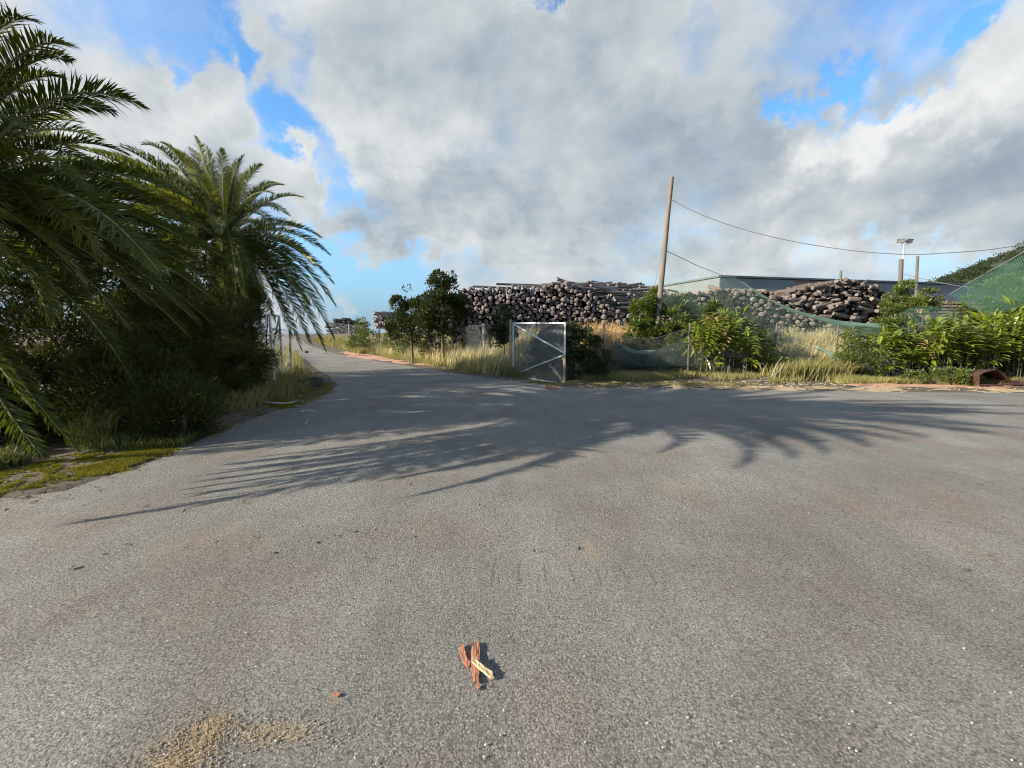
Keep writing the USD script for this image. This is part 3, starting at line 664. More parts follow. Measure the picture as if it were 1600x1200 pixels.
# ---------------------------------------------------------------- the hall, hill and mast far behind
def build_hall():
    A, B = at(1125, 429, 48.2), at(1490, 443, 55.4)
    z1 = A[2]
    C = at(1036, 447, 57.5)
    far = np.array([C[0] + (B[0] - A[0]), C[1] + (B[1] - A[1])])
    z0 = 0.6
    ext = B[:2] + (B[:2] - A[:2]) * 0.25
    t = thing('industrial_hall', 'long low grey metal hall behind the log stacks', 'building', (A[0], A[1], z0))

    def wall(p, q, name, m, inset=0.0):
        d = np.array([q[0] - p[0], q[1] - p[1]]); L = np.linalg.norm(d); d /= L
        nrm = np.array([d[1], -d[0]])
        n = int(L / 0.25)
        s = np.linspace(0, L, n * 4 + 1)
        prof = np.tile([0.0, 0.0, 0.012, 0.012], n + 1)[:len(s)]
        xy = p[:2] + s[:, None] * d + nrm * prof[:, None]
        v = np.vstack([np.c_[xy, np.full(len(s), z0)], np.c_[xy, np.full(len(s), z1 - 0.35)]])
        k = np.arange(len(s) - 1)
        obj(name, (v, np.stack([k, k + 1, k + 1 + len(s), k + len(s)], 1)), m, t)
        a, b = p[:2] + nrm * 0.0, q[:2] + nrm * 0.0
        obj('roof_edge', bar([*(a - d * 0.05), z1 - 0.18], [*(b + d * 0.05), z1 - 0.18], 0.36, 0.22, 0.02), 'roof_trim', t)
    C2 = C[:2]
    far2 = C2 + (ext - A[:2])
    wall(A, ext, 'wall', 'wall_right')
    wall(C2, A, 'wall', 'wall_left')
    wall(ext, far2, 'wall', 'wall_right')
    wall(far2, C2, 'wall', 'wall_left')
    obj('roof', (np.array([[*A[:2], z1 - .05], [*ext, z1 - .05], [*far2, z1 - .05], [*C2, z1 - .05]]), [[0, 1, 2, 3]]), 'roof_trim', t)
    # red lettering, its foot hidden by the logs
    d = unit(np.array([B[0] - A[0], B[1] - A[1], 0])); nrm = np.array([d[1], -d[0], 0])
    mb = MB()

    def on(px, py):
        r = ray(px, py); o = np.array([0, 0, H])
        k = np.dot(A - o, nrm) / np.dot(r, nrm)
        return o + r * k + nrm * 0.06
    for p, q in (((1243, 438.5), (1262, 439.5)), ((1245, 438), (1245, 456)), ((1252, 440), (1252, 456)), ((1252, 447), (1259, 447.5)), ((1259, 447), (1259, 456)), ((1266, 439.5), (1282, 440.5)), ((1267, 440), (1267, 456)), ((1277, 446), (1284, 446))):
        mb.add(*bar(on(*p), on(*q), 0.13, 0.03, 0.005))
    obj('lettering', mb, 'red_paint', t, label='red painted letters on the dark wall')


build_hall()


def build_hill():
    prof = [(1440, 470), (1482, 447), (1505, 436), (1525, 428), (1545, 420), (1575, 408), (1600, 396), (1680, 362), (1800, 320), (2000, 280), (2400, 260)]
    Y = 95.0
    crest = np.array([at(px, py, Y) for px, py in prof])
    rows = []
    for k, (dy, f) in enumerate([(-38, 0.0), (-28, .18), (-18, .45), (-8, .8), (0, 1.0), (12, 1.08), (40, 1.1), (90, .7), (160, 0)]):
        r = crest.copy(); r[:, 1] += dy; r[:, 2] = np.maximum(0, crest[:, 2]) * f - 0.3; r[:, 0] = crest[:, 0] * (1 + dy / Y * 0.55)
        rows.append(r)
    G = np.array(rows); ny, nx = G.shape[:2]
    i, j = np.meshgrid(np.arange(ny - 1), np.arange(nx - 1), indexing='ij')
    q = np.stack([i * nx + j, i * nx + j + 1, (i + 1) * nx + j + 1, (i + 1) * nx + j], -1).reshape(-1, 4)
    obj('hill', (G.reshape(-1, 3), q), 'hill_green', smooth=True, kind='structure')
    rng = np.random.default_rng(51)
    P, out = [], MB()
    n = 800
    for k in range(n):
        a, b = rng.random() * (ny - 4.01), rng.random() ** 1.3 * (nx - 3.01)
        i0, j0 = int(a), int(b); u, w = a - i0, b - j0
        c = (G[i0, j0] * (1 - u) + G[i0 + 1, j0] * u) * (1 - w) + (G[i0, j0 + 1] * (1 - u) + G[i0 + 1, j0 + 1] * u) * w
        r = rng.uniform(0.6, 1.15)
        out.add(*crown(rng, [(c + [0, 0, r * 0.35], (r, r, r * rng.uniform(.8, 1.5)))], 60, 0.42, 16, 0.35, seed=k))
    obj('hill_wood', out, 'wood_far', kind='stuff', label='dense dark green wood covering the hillside at far right', cat='wood')


build_hill()


def build_mast():
    Y = 34.0
    b, tp = at(1411, 470, Y), at(1412.5, 382, Y)
    b[2] = height(b[0], b[1])
    t = thing('floodlight_mast', 'thin metal mast with two floodlights rising behind the log heap', 'floodlight', b)
    obj('mast', tube([b, (b + tp) / 2, tp], [0.07, 0.06, 0.05], 8), 'galvanised', t)
    obj('crossbar', bar(tp + [-.36, 0, -.03], tp + [.36, 0, -.03], 0.05), 'galvanised', t)
    for s in (-1, 1):
        c = tp + [s * 0.36, -0.02, 0.30]
        w, h, d = 0.27, 0.17, 0.1
        rot = np.array([[math.cos(.25 * s), -math.sin(.25 * s), 0], [math.sin(.25 * s), math.cos(.25 * s), 0], [0, 0, 1]]) @ np.array([[1, 0, 0], [0, .85, -.52], [0, .52, .85]])
        lip = [(-w, -d, -h), (w, -d, -h), (w, -d, h), (-w, -d, h), (-w * .6, d, -h * .6), (w * .6, d, -h * .6), (w * .6, d, h * .6), (-w * .6, d, h * .6)]
        v = np.array(lip) @ rot.T + c
        f = [[0, 1, 2, 3], [5, 4, 7, 6], [0, 4, 5, 1], [1, 5, 6, 2], [2, 6, 7, 3], [3, 7, 4, 0]]
        lp = obj('floodlight', (v, f), 'lamp_dark', t)
        obj('lens', (np.array([(-w * .86, -d - .012, -h * .86), (w * .86, -d - .012, -h * .86), (w * .86, -d - .012, h * .86), (-w * .86, -d - .012, h * .86)]) @ rot.T + c, [[0, 1, 2, 3]]), 'lamp_glass', lp)
        br = MB(); br.add(*bar(tp + [s * .36, 0, -.03], c + [0, .02, -.2], 0.03))
        br.add(*bar(c + [-w - .03, .02, -.2], c + [w + .03, .02, -.2], 0.03))
        for q in (-1, 1):
            br.add(*bar(c + [q * (w + .02), .02, -.2], c + [q * (w + .02), .02, .05], 0.025))
        obj('bracket', br, 'galvanised', t)


build_mast()


def post_thing(name, label, cat, p, q, r0, r1, m, group=None, sides=9, z0=None):
    p, q = np.array(p), np.array(q)
    if z0 is not None:
        d = (q - p) / (q[2] - p[2]); p = p + d * (z0 - p[2])
    pts = np.linspace(p, q, 6)
    pts[1:-1, :2] += np.random.default_rng(int(abs(p[0] * 100))).normal(size=(4, 2)) * r1 * 0.12
    obj(name, tube(pts, np.linspace(r0, r1, 6), sides), m, smooth=50, label=label, cat=cat, group=group)
    return p, q


POLE_P, POLE_Q = post_thing('utility_pole', 'tall leaning timber pole standing in the bushes and holding the green netting', 'pole', at(1030, 480, 17.0), at(1050, 277, 17.0), 0.12, 0.082, 'pole_wood', z0=0.9)
post_thing('timber_post', 'thick dark timber post left of the floodlight mast foot', 'post', at(1406, 470, 33.0), at(1408, 405, 33.0), 0.16, 0.14, 'post_dark', z0=0.9)
post_thing('timber_post', 'slim dark timber post right of the floodlight mast', 'post', at(1430, 480, 27.0), at(1434, 400, 27.0), 0.09, 0.075, 'post_dark', z0=0.9)
post_thing('timber_post', 'short dark post sticking up behind the top of the log heap', 'post', at(1312, 460, 36.0), at(1314, 423, 36.0), 0.10, 0.09, 'post_dark', z0=0.9)
RP = at(1690, 480, 13.5)
post_thing('utility_pole', 'timber pole beyond the right picture edge that carries the cable', 'pole', np.array([RP[0], 13.5, 0.0]), np.array([RP[0] + .1, 13.5, 5.6]), 0.13, 0.10, 'pole_wood')


def cable(name, label, pts, r, cat='cable'):
    obj(name, tube(spline(np.array([at(*p) for p in pts]), 40), r, 5), 'cable', label=label, cat=cat)


cable('cable', 'long sagging cable from the top of the leaning pole to the right', [(1051, 313, 17), (1090, 333, 16.7), (1150, 355, 16.3), (1210, 371, 15.9), (1290, 386, 15.4), (1375, 395.5, 14.8), (1440, 397.5, 14.4), (1520, 392.5, 14), (1600, 382, 13.7), (1690, 362, 13.4)], 0.014)
cable('cable', 'short lower cable running from mid height of the leaning pole behind the netting', [(1043, 393, 17), (1075, 408, 19), (1110, 423, 24), (1145, 436, 34), (1160, 442, 47)], 0.016)
cable('cable', 'thin stay wire on the left side of the leaning pole', [(1046, 318, 17), (1035, 385, 17.2), (1018, 470, 17.5)], 0.008, 'wire')
cable('cable', 'thin wire between the dark posts by the floodlight mast', [(1409, 425, 33), (1432, 433, 27), (1475, 443, 24), (1520, 449, 21)], 0.018, 'wire')


# ---------------------------------------------------------------- netting
def net_sheet(top, bot, n, m, wob, seed):
    T, B = spline(np.array([at(*p) for p in top]), n), spline(np.array([at(*p) for p in bot]), n)
    s = np.linspace(0, 1, m)[:, None, None]
    G = T[None] * (1 - s) + B[None] * s
    nn = meshkit.fbm(G.reshape(-1, 3) * 1.6, 3, seed).reshape(m, n) - 0.5
    G[:, :, 1] += nn * wob * (np.sin(np.pi * np.linspace(0, 1, m))[:, None] + .25)
    i, j = np.meshgrid(np.arange(m - 1), np.arange(n - 1), indexing='ij')
    q = np.stack([i * n + j, i * n + j + 1, (i + 1) * n + j + 1, (i + 1) * n + j], -1).reshape(-1, 4)
    du = np.r_[0, np.cumsum(np.linalg.norm(np.diff(T, axis=0), axis=1))]
    dv = np.r_[0, np.cumsum(np.linalg.norm(np.diff(G[:, n // 2], axis=0), axis=1))]
    uv = np.stack(np.broadcast_arrays(du[None, :], dv[:, None]), -1).reshape(-1, 2)
    return (G.reshape(-1, 3), q), uv, T, G


def build_nets():
    t = thing('green_netting', 'pale green bird netting sweeping down from the leaning pole to the right', 'netting', at(1040, 470, 16.9))
    edge = [(1051, 316, 16.95), (1083, 382, 16.8), (1125, 413, 16.7), (1160, 440, 16.6), (1200, 466, 16.5), (1250, 488, 16.4), (1300, 501, 16.3), (1345, 506, 16.2), (1385, 509, 16.1)]
    low = [(1036, 470, 16.9), (1060, 500, 16.8), (1090, 515, 16.8), (1120, 530, 16.7), (1160, 540, 16.6), (1210, 540, 16.5), (1260, 532, 16.4), (1310, 526, 16.3), (1385, 520, 16.1)]
    (v, q), uv, T, _ = net_sheet(edge, low, 70, 24, 0.25, 3)
    obj('net', (v, q), 'net_green', t, smooth=True, uv=uv)
    # the gathered selvedge, thicker towards the right
    E = spline(np.array([at(*p) for p in edge[3:]]), 50)
    w = np.linspace(0.02, 0.15, 50)
    vb, fb = [], MB()
    rng = np.random.default_rng(5)
    for k in range(3):
        o = np.c_[np.zeros(50), rng.normal() * .03 + 0.04 * np.sin(np.linspace(0, 9 + k, 50) + k), 0.035 * np.sin(np.linspace(0, 14 + 2 * k, 50) + 2 * k) - 0.05 * k]
        fb.add(*tube(E + o * (w / .15)[:, None], w * (0.45 + .1 * k), 7))
    vv, ff = fb.get()
    obj('gathered_edge', (vv, ff), 'net_bundle', t, smooth=True, uv=np.c_[vv[:, 0] + vv[:, 1] * .5, vv[:, 2]])
    (v, q), uv, _, _ = net_sheet([(1290, 500, 16.25), (1320, 505, 16.2), (1350, 508, 16.1), (1388, 509, 16.0)], [(1296, 520, 16.15), (1322, 527, 16.1), (1352, 524, 16.0), (1390, 530, 15.95)], 20, 8, .3, 9)
    obj('fold', (v, q), 'net_fold', t, smooth=True, uv=uv)
    (v, q), uv, _, _ = net_sheet([(1405, 492, 16.0), (1425, 480, 15.9), (1455, 478, 15.9), (1490, 484, 15.9)], [(1398, 523, 15.8), (1425, 520, 15.7), (1460, 512, 15.7), (1495, 500, 15.8)], 20, 8, .3, 19)
    obj('fold', (v, q), 'net_fold', t, smooth=True, uv=uv)

    t = thing('green_netting', 'large blue green net stretched taut above the broad leaved plants at right', 'netting', at(1551, 495, 14.2))
    (v, q), uv, T, _ = net_sheet([(1483, 460, 15.0), (1510, 444, 14.8), (1545, 424, 14.5), (1600, 393, 13.9), (1690, 340, 13.4)], [(1548, 496, 14.6), (1556, 492, 14.5), (1572, 487, 14.3), (1603, 475, 13.9), (1700, 440, 13.3)], 40, 16, .12, 7)
    obj('net', (v, q), 'net_teal', t, smooth=True, uv=uv)
    obj('edge_rope', tube(T, 0.012, 5), 'cable', t)

    t = thing('green_netting', 'green net sagging along the fence right of the dark bush', 'netting', at(1010, 585, 15.25))
    (v, q), uv, T, _ = net_sheet([(958, 529, 15.18), (975, 540, 15.15), (992, 549, 15.1), (1010, 549, 15.1), (1040, 541, 15.12), (1065, 533, 15.15), (1100, 528, 15.2)], [(958, 560, 15.15), (975, 566, 15.12), (992, 570, 15.1), (1010, 572, 15.1), (1040, 572, 15.1), (1065, 572, 15.12), (1100, 570, 15.15)], 40, 10, .25, 11)
    obj('net', (v, q), 'net_green', t, smooth=True, uv=uv)
    (v, q), uv, T, _ = net_sheet([(970, 537, 15.02), (985, 544, 15.0), (1000, 547, 14.98), (1025, 546, 15.0)], [(972, 541, 15.0), (986, 551, 14.98), (1002, 553, 14.95), (1024, 549, 14.98)], 20, 5, .15, 12)
    obj('fold', (v, q), 'net_bundle', t, smooth=True, uv=uv)

    t = thing('green_netting', 'striped green net draped over the tall grass near the fence middle', 'netting', at(1230, 590, 14.9))
    (v, q), uv, T, _ = net_sheet([(1190, 540, 15.0), (1215, 532, 14.9), (1245, 526, 14.85), (1262, 536, 14.8)], [(1200, 566, 14.9), (1215, 570, 14.8), (1240, 576, 14.7), (1262, 570, 14.75)], 24, 12, .3, 13)
    obj('net', (v, q), 'net_grey', t, smooth=True, uv=uv)
    obj('rope', tube(spline(np.array([at(*p) for p in ((1275, 543, 14.8), (1290, 549, 14.75), (1302, 558, 14.7), (1322, 562, 14.72))]), 16), 0.05, 7), 'net_bundle', t, smooth=True, uv=np.zeros((16 * 7 + 2, 2)))

    t = thing('net_heap', 'crumpled grey net heaped over dry stems left of the broad leaved plants', 'netting', at(1390, 585, 14.2))
    rng = np.random.default_rng(17)
    s = trimesh.creation.icosphere(4)
    v = np.array(s.vertices); v = v[:, :] * (0.7 + 0.6 * meshkit.fbm(v * 2.2, 4, 8))[:, None] * [0.62, 0.4, 0.42] + at(1392, 566, 14.3)
    obj('net', (v, np.array(s.faces)), 'net_grey', t, smooth=True, uv=np.c_[v[:, 0], v[:, 2]])


build_nets()


# ---------------------------------------------------------------- gates and fences
def frame_gate(label, P0, P1, zb, zt, hinge_label, brace='right', rust=None):
    """A gate leaf from P0 (hinge side) to P1 (free side)."""
    P0, P1 = np.array([*P0, 0.0]), np.array([*P1, 0.0])
    d = unit(P1 - P0); L = np.linalg.norm(P1 - P0)
    t = thing('gate_leaf', label, 'gate', (*P0[:2], zb[0]))
    a0, a1 = np.array([*P0[:2], zb[0]]), np.array([*P1[:2], zb[1]])
    b0, b1 = np.array([*P0[:2], zt[0]]), np.array([*P1[:2], zt[1]])
    w = 0.055
    up = np.array([0, 0, w / 2])
    obj('stile', bar(a0 - up, b0 + up, w, w), 'gate_paint', t)
    if rust:
        mid = a1 * 0.52 + b1 * 0.48
        obj('stile', bar(mid, b1 + up, w, w), 'gate_paint', t)
        obj('stile', bar(a1 - up, mid - [0, 0, .003], w, w), 'gate_rust', t, label='rusty lower half of the free stile')
    else:
        obj('stile', bar(a1 - up, b1 + up, w, w), 'gate_paint', t)
    obj('top_rail', bar(b0 + d * (w / 2 + .002), b1 - d * (w / 2 + .002), w - .004, w - .004), 'gate_paint', t)
    obj('bottom_rail', bar(a0 + d * (w / 2 + .002), a1 - d * (w / 2 + .002), w - .004, w - .004), 'gate_paint', t)
    mid = (a1 + b1) / 2 + (b1 - a1) * 0.0
    k = d * (w / 2 + .004)
    e = w * 0.75
    obj('brace', bar(b0 + k - [0, 0, e], mid - k + [0, 0, .035], 0.048, 0.04), 'gate_paint', t)
    obj('brace', bar(a0 + k + [0, 0, e], mid - k - [0, 0, .035], 0.048, 0.04), 'gate_paint', t)
    nrm = np.array([d[1], -d[0], 0]) * 0.03
    s = [a0 - nrm, a1 - nrm, b1 - nrm, b0 - nrm]
    n, m = 16, 12
    U, V = np.meshgrid(np.linspace(0, 1, n), np.linspace(0, 1, m))
    G = (s[0] * (1 - U[..., None]) + s[1] * U[..., None]) * (1 - V[..., None]) + (s[3] * (1 - U[..., None]) + s[2] * U[..., None]) * V[..., None]
    G += unit(nrm) * ((meshkit.fbm(G.reshape(-1, 3) * 2, 3, 4).reshape(m, n) - .5) * 0.05 * np.sin(np.pi * U) * np.sin(np.pi * V))[..., None]
    i, j = np.meshgrid(np.arange(m - 1), np.arange(n - 1), indexing='ij')
    q = np.stack([i * n + j, i * n + j + 1, (i + 1) * n + j + 1, (i + 1) * n + j], -1).reshape(-1, 4)
    obj('wire_mesh', (G.reshape(-1, 3), q), 'gate_mesh', t, uv=np.c_[(U * L).ravel(), (V * (zt[0] - zb[0])).ravel()])
    hg = MB()
    for f in (0.15, 0.8):
        c = a0 * (1 - f) + b0 * f - d * 0.055
        hg.add(*bar(c - [0, 0, .07], c + [0, 0, .07], 0.035))
    obj('hinge', hg, 'gate_rust', t)
    return d


gl, gr_ = at(802, 505, 15.2), at(883, 505, 12.9)
zb0, zb1 = at(802, 587, 15.2)[2], at(881, 600.5, 12.9)[2]
frame_gate('open white gate leaf with diagonal braces and rusty free end beside the lane', gl[:2], gr_[:2], (zb0, zb1), (gl[2], gr_[2]), '', rust=True)
obj('gate_post', bar([gl[0] - .10, 15.25, -.1], [gl[0] - .10, 15.25, at(799, 499, 15.2)[2]], 0.09, 0.09, .01), 'gate_rust', label='rust streaked post that the white gate leaf hangs on', cat='post')
ll, lr = at(421, 491, 11.7), at(436, 494, 14.4)
frame_gate('left gate leaf seen nearly edge on under the second palm', lr[:2], ll[:2], (at(437, 597, 14.4)[2], at(424, 606, 11.7)[2]), (lr[2], ll[2]), '')


def fence(label, line, posts, zt, m_post, r, mat_net, seed, drop=None):
    line = np.array(line, float)
    t = thing('wire_fence', label, 'fence', (*line[0], height(*line[0])))
    s = np.r_[0, np.cumsum(np.linalg.norm(np.diff(line, axis=0), axis=1))]
    n = int(s[-1] / 0.35) + 2
    ss = np.linspace(0, s[-1], n)
    x, y = np.interp(ss, s, line[:, 0]), np.interp(ss, s, line[:, 1])
    g = height(x, y)
    top = g + zt + 0.10 * (meshkit.fbm(np.c_[ss * .6, 0 * ss, 0 * ss], 3, seed) - .6)
    if drop is not None:
        top = top - drop(ss)
    m = 7
    V = np.linspace(0, 1, m)[:, None]
    Z = (g + 0.02) * (1 - V) + top * V
    G = np.stack([np.broadcast_to(x, (m, n)), np.broadcast_to(y, (m, n)), Z], -1).copy()
    G[:, :, 1] += (meshkit.fbm(G.reshape(-1, 3) * 1.5, 3, seed + 2).reshape(m, n) - .5) * 0.12
    i, j = np.meshgrid(np.arange(m - 1), np.arange(n - 1), indexing='ij')
    q = np.stack([i * n + j, i * n + j + 1, (i + 1) * n + j + 1, (i + 1) * n + j], -1).reshape(-1, 4)
    obj('wire_net', (G.reshape(-1, 3), q), mat_net, t, uv=np.stack([np.broadcast_to(ss, (m, n)), Z], -1).reshape(-1, 2))
    rng = np.random.default_rng(seed)
    for px, py in posts:
        gz = height(px, py)
        lean = rng.normal(size=2) * 0.05
        obj('post', bar([px, py - .04, gz - .2], [px + lean[0], py - .04 + lean[1], gz + zt + rng.uniform(.02, .14)], r, r * .9, .012), m_post, t)
    obj('top_wire', tube(np.c_[x, y, top], 0.006, 4), 'cable', t)


lane_posts = [(at(757, 560, 18.6)[0], 18.6), (at(708, 560, 21.8)[0], 21.8), (at(674, 555, 25.5)[0], 25.5), (at(627, 550, 29.5)[0], 29.5), (at(593, 545, 34)[0], 34), (at(546, 540, 39.5)[0], 39.5)]
lane_line = [(gl[0] - .15, 15.35)] + lane_posts + [(-22, 48)]
fence('wire fence on pale concrete posts along the right side of the lane', lane_line, lane_posts, 1.95, 'post_concrete', 0.085, 'chain_link', 61)
RF = [(at(p, 560, 15.3)[0], 15.3) for p in (886, 943, 1075, 1207, 1303, 1420, 1540, 1660)]
fence('sagging wire fence on thin posts between the white gate and the right edge', [(gl[0] + .3, 15.3)] + RF, RF[1:7], 1.85, 'post_dark', 0.06, 'chain_link', 62, drop=lambda s: 0.45 * np.exp(-((s - 4.6) / 1.2) ** 2) + 0.8 * np.exp(-((s - 10.2) / 1.6) ** 2) + .5 * (s > 13))
lf = [(at(453, 560, 16.5)[0], 16.5), (at(440, 555, 21)[0] - 1, 21.0), (-16.5, 28)]
fence('wire fence left of the lane behind the second palm', [(lr[0] - .2, 14.6)] + lf, lf[:2], 1.75, 'post_concrete', 0.08, 'chain_link', 63)


# ---------------------------------------------------------------- logs
def log_classes():
    """Prototypes: logs one metre long along +y, radius one, cut end at y = 0."""
    UsdGeom.Scope.Define(stage, '/World/Looks/shapes')
    rng = np.random.default_rng(71)
    for kind, bark, end in (('dark', 'log_dark', 'log_end_dark'), ('log', 'log_bark', 'log_end'), ('warm', 'log_warm', 'log_end_warm'), ('grey', 'log_grey', 'log_end')):
        for k in range(5):
            path = f'/World/Looks/shapes/{kind}_{k}'
            prim = stage.CreateClassPrim(path); prim.SetTypeName('Xform')
            n = 12
            a = np.arange(n) * 2 * np.pi / n
            r0 = 1 + 0.10 * np.sin(a * 2 + rng.random() * 6) * rng.random() + rng.normal(size=n) * 0.045
            rings = []
            for y, sc in ((0, .95), (.02, 1), (.35, 1.0), (.7, .97), (1, .92)):
                r = r0 * sc * (1 + rng.normal(size=n) * 0.03 * (y > .1))
                off = rng.normal(size=2) * 0.06 * (y > .1)
                rings.append(np.c_[np.cos(a) * r + off[0], np.full(n, y), np.sin(a) * r + off[1]])
            v = np.vstack(rings)
            q = [[i * n + j, (i + 1) * n + j, (i + 1) * n + (j + 1) % n, i * n + (j + 1) % n] for i in range(4) for j in range(n)]
            usdkit.mesh(stage, path + '/bark', (v, q), LOOK[bark], smooth=60)
            for y0, ring, nm in ((0, rings[0], 'cut_end'), (1, rings[4], 'cut_end_001')):
                tilt = rng.normal() * 0.05
                rr = ring + np.c_[np.zeros(n), ring[:, 0] * tilt * 0, np.zeros(n)]
                ve = np.vstack([rr, [[0, y0 - .012 if y0 == 0 else y0 + .01, 0]]])
                fe = [[n, i, (i + 1) % n] if y0 == 0 else [n, (i + 1) % n, i] for i in range(n)]
                usdkit.mesh(stage, path + '/' + nm, (ve, fe), LOOK[end], uv=np.vstack([np.c_[np.cos(a), np.sin(a)], [[0, 0]]]))


log_classes()
PROTO = {}


def log_matrix(p, axis, L, r, roll):
    y = unit(np.asarray(axis, float)); x = unit(np.cross(y, [0, 0, 1.0] if abs(y[2]) < .9 else [1.0, 0, 0])); z = np.cross(x, y)
    c, s = math.cos(roll), math.sin(roll)
    x, z = x * c + z * s, -x * s + z * c
    return x * r, y * L, z * r, np.asarray(p, float)


def place_log(kind, k, name, M, label, group):
    path = numbered('/World', name)
    x = UsdGeom.Xform.Define(stage, path)
    a, b, c, p = M
    x.AddTransformOp().Set(Gf.Matrix4d(*map(float, a), 0, *map(float, b), 0, *map(float, c), 0, *map(float, p), 1))
    x.GetPrim().GetReferences().AddInternalReference(f'/World/Looks/shapes/{kind}_{k}')
    x.GetPrim().SetInstanceable(True)
    tell(x.GetPrim(), label, 'log', group)


def log_stuff(name, items, label, cat='log pile'):
    """The rest of a stack: the same logs as one instancer."""
    path = numbered('/World', name)
    pi = UsdGeom.PointInstancer.Define(stage, path)
    kinds = sorted({(k, i) for k, i, _ in items})
    rel = []
    for k, i in kinds:
        q = f'{path}/shape_{k}_{i}'
        x = UsdGeom.Xform.Define(stage, q)
        x.GetPrim().GetReferences().AddInternalReference(f'/World/Looks/shapes/{k}_{i}')
        rel.append(q)
    pi.CreatePrototypesRel().SetTargets(rel)
    P, S, O, I = [], [], [], []
    for k, i, (a, b, c, p) in items:
        r, L = np.linalg.norm(a), np.linalg.norm(b)
        R = np.array([a / r, b / L, c / r])
        q = trimesh.transformations.quaternion_from_matrix(np.r_[np.c_[R.T, np.zeros(3)], [[0, 0, 0, 1]]])
        P.append(p); S.append((r, L, r)); O.append(q); I.append(kinds.index((k, i)))
    pi.CreatePositionsAttr(Vt.Vec3fArray.FromNumpy(np.array(P, np.float32)))
    pi.CreateScalesAttr(Vt.Vec3fArray.FromNumpy(np.array(S, np.float32)))
    pi.CreateOrientationsAttr(Vt.QuathArray([Gf.Quath(*map(float, q)) for q in O]))
    pi.CreateProtoIndicesAttr(Vt.IntArray(I))
    tell(pi.GetPrim(), label, cat, None, 'stuff')


def pack(rng, poly, radii, tries, gap=0.97):
    """Circles of falling size packed into a polygon."""
    got = np.zeros((0, 3))
    x0, y0, x1, y1 = poly.bounds
    shapely.prepare(poly)
    for r in radii:
        c = np.c_[rng.uniform(x0, x1, tries), rng.uniform(y0, y1, tries)]
        c = c[shapely.contains_xy(poly, c[:, 0], c[:, 1])]
        for x, y in c:
            if len(got) == 0 or (np.hypot(got[:, 0] - x, got[:, 1] - y) > (got[:, 2] + r) * gap).all():
                got = np.vstack([got, [x, y, r * rng.uniform(.92, 1.06)]])
    return got


def to_poly(pxs, Y):
    w = np.array([at(px, py, Y) for px, py in pxs])
    return Polygon(w[:, [0, 2]]).buffer(0)


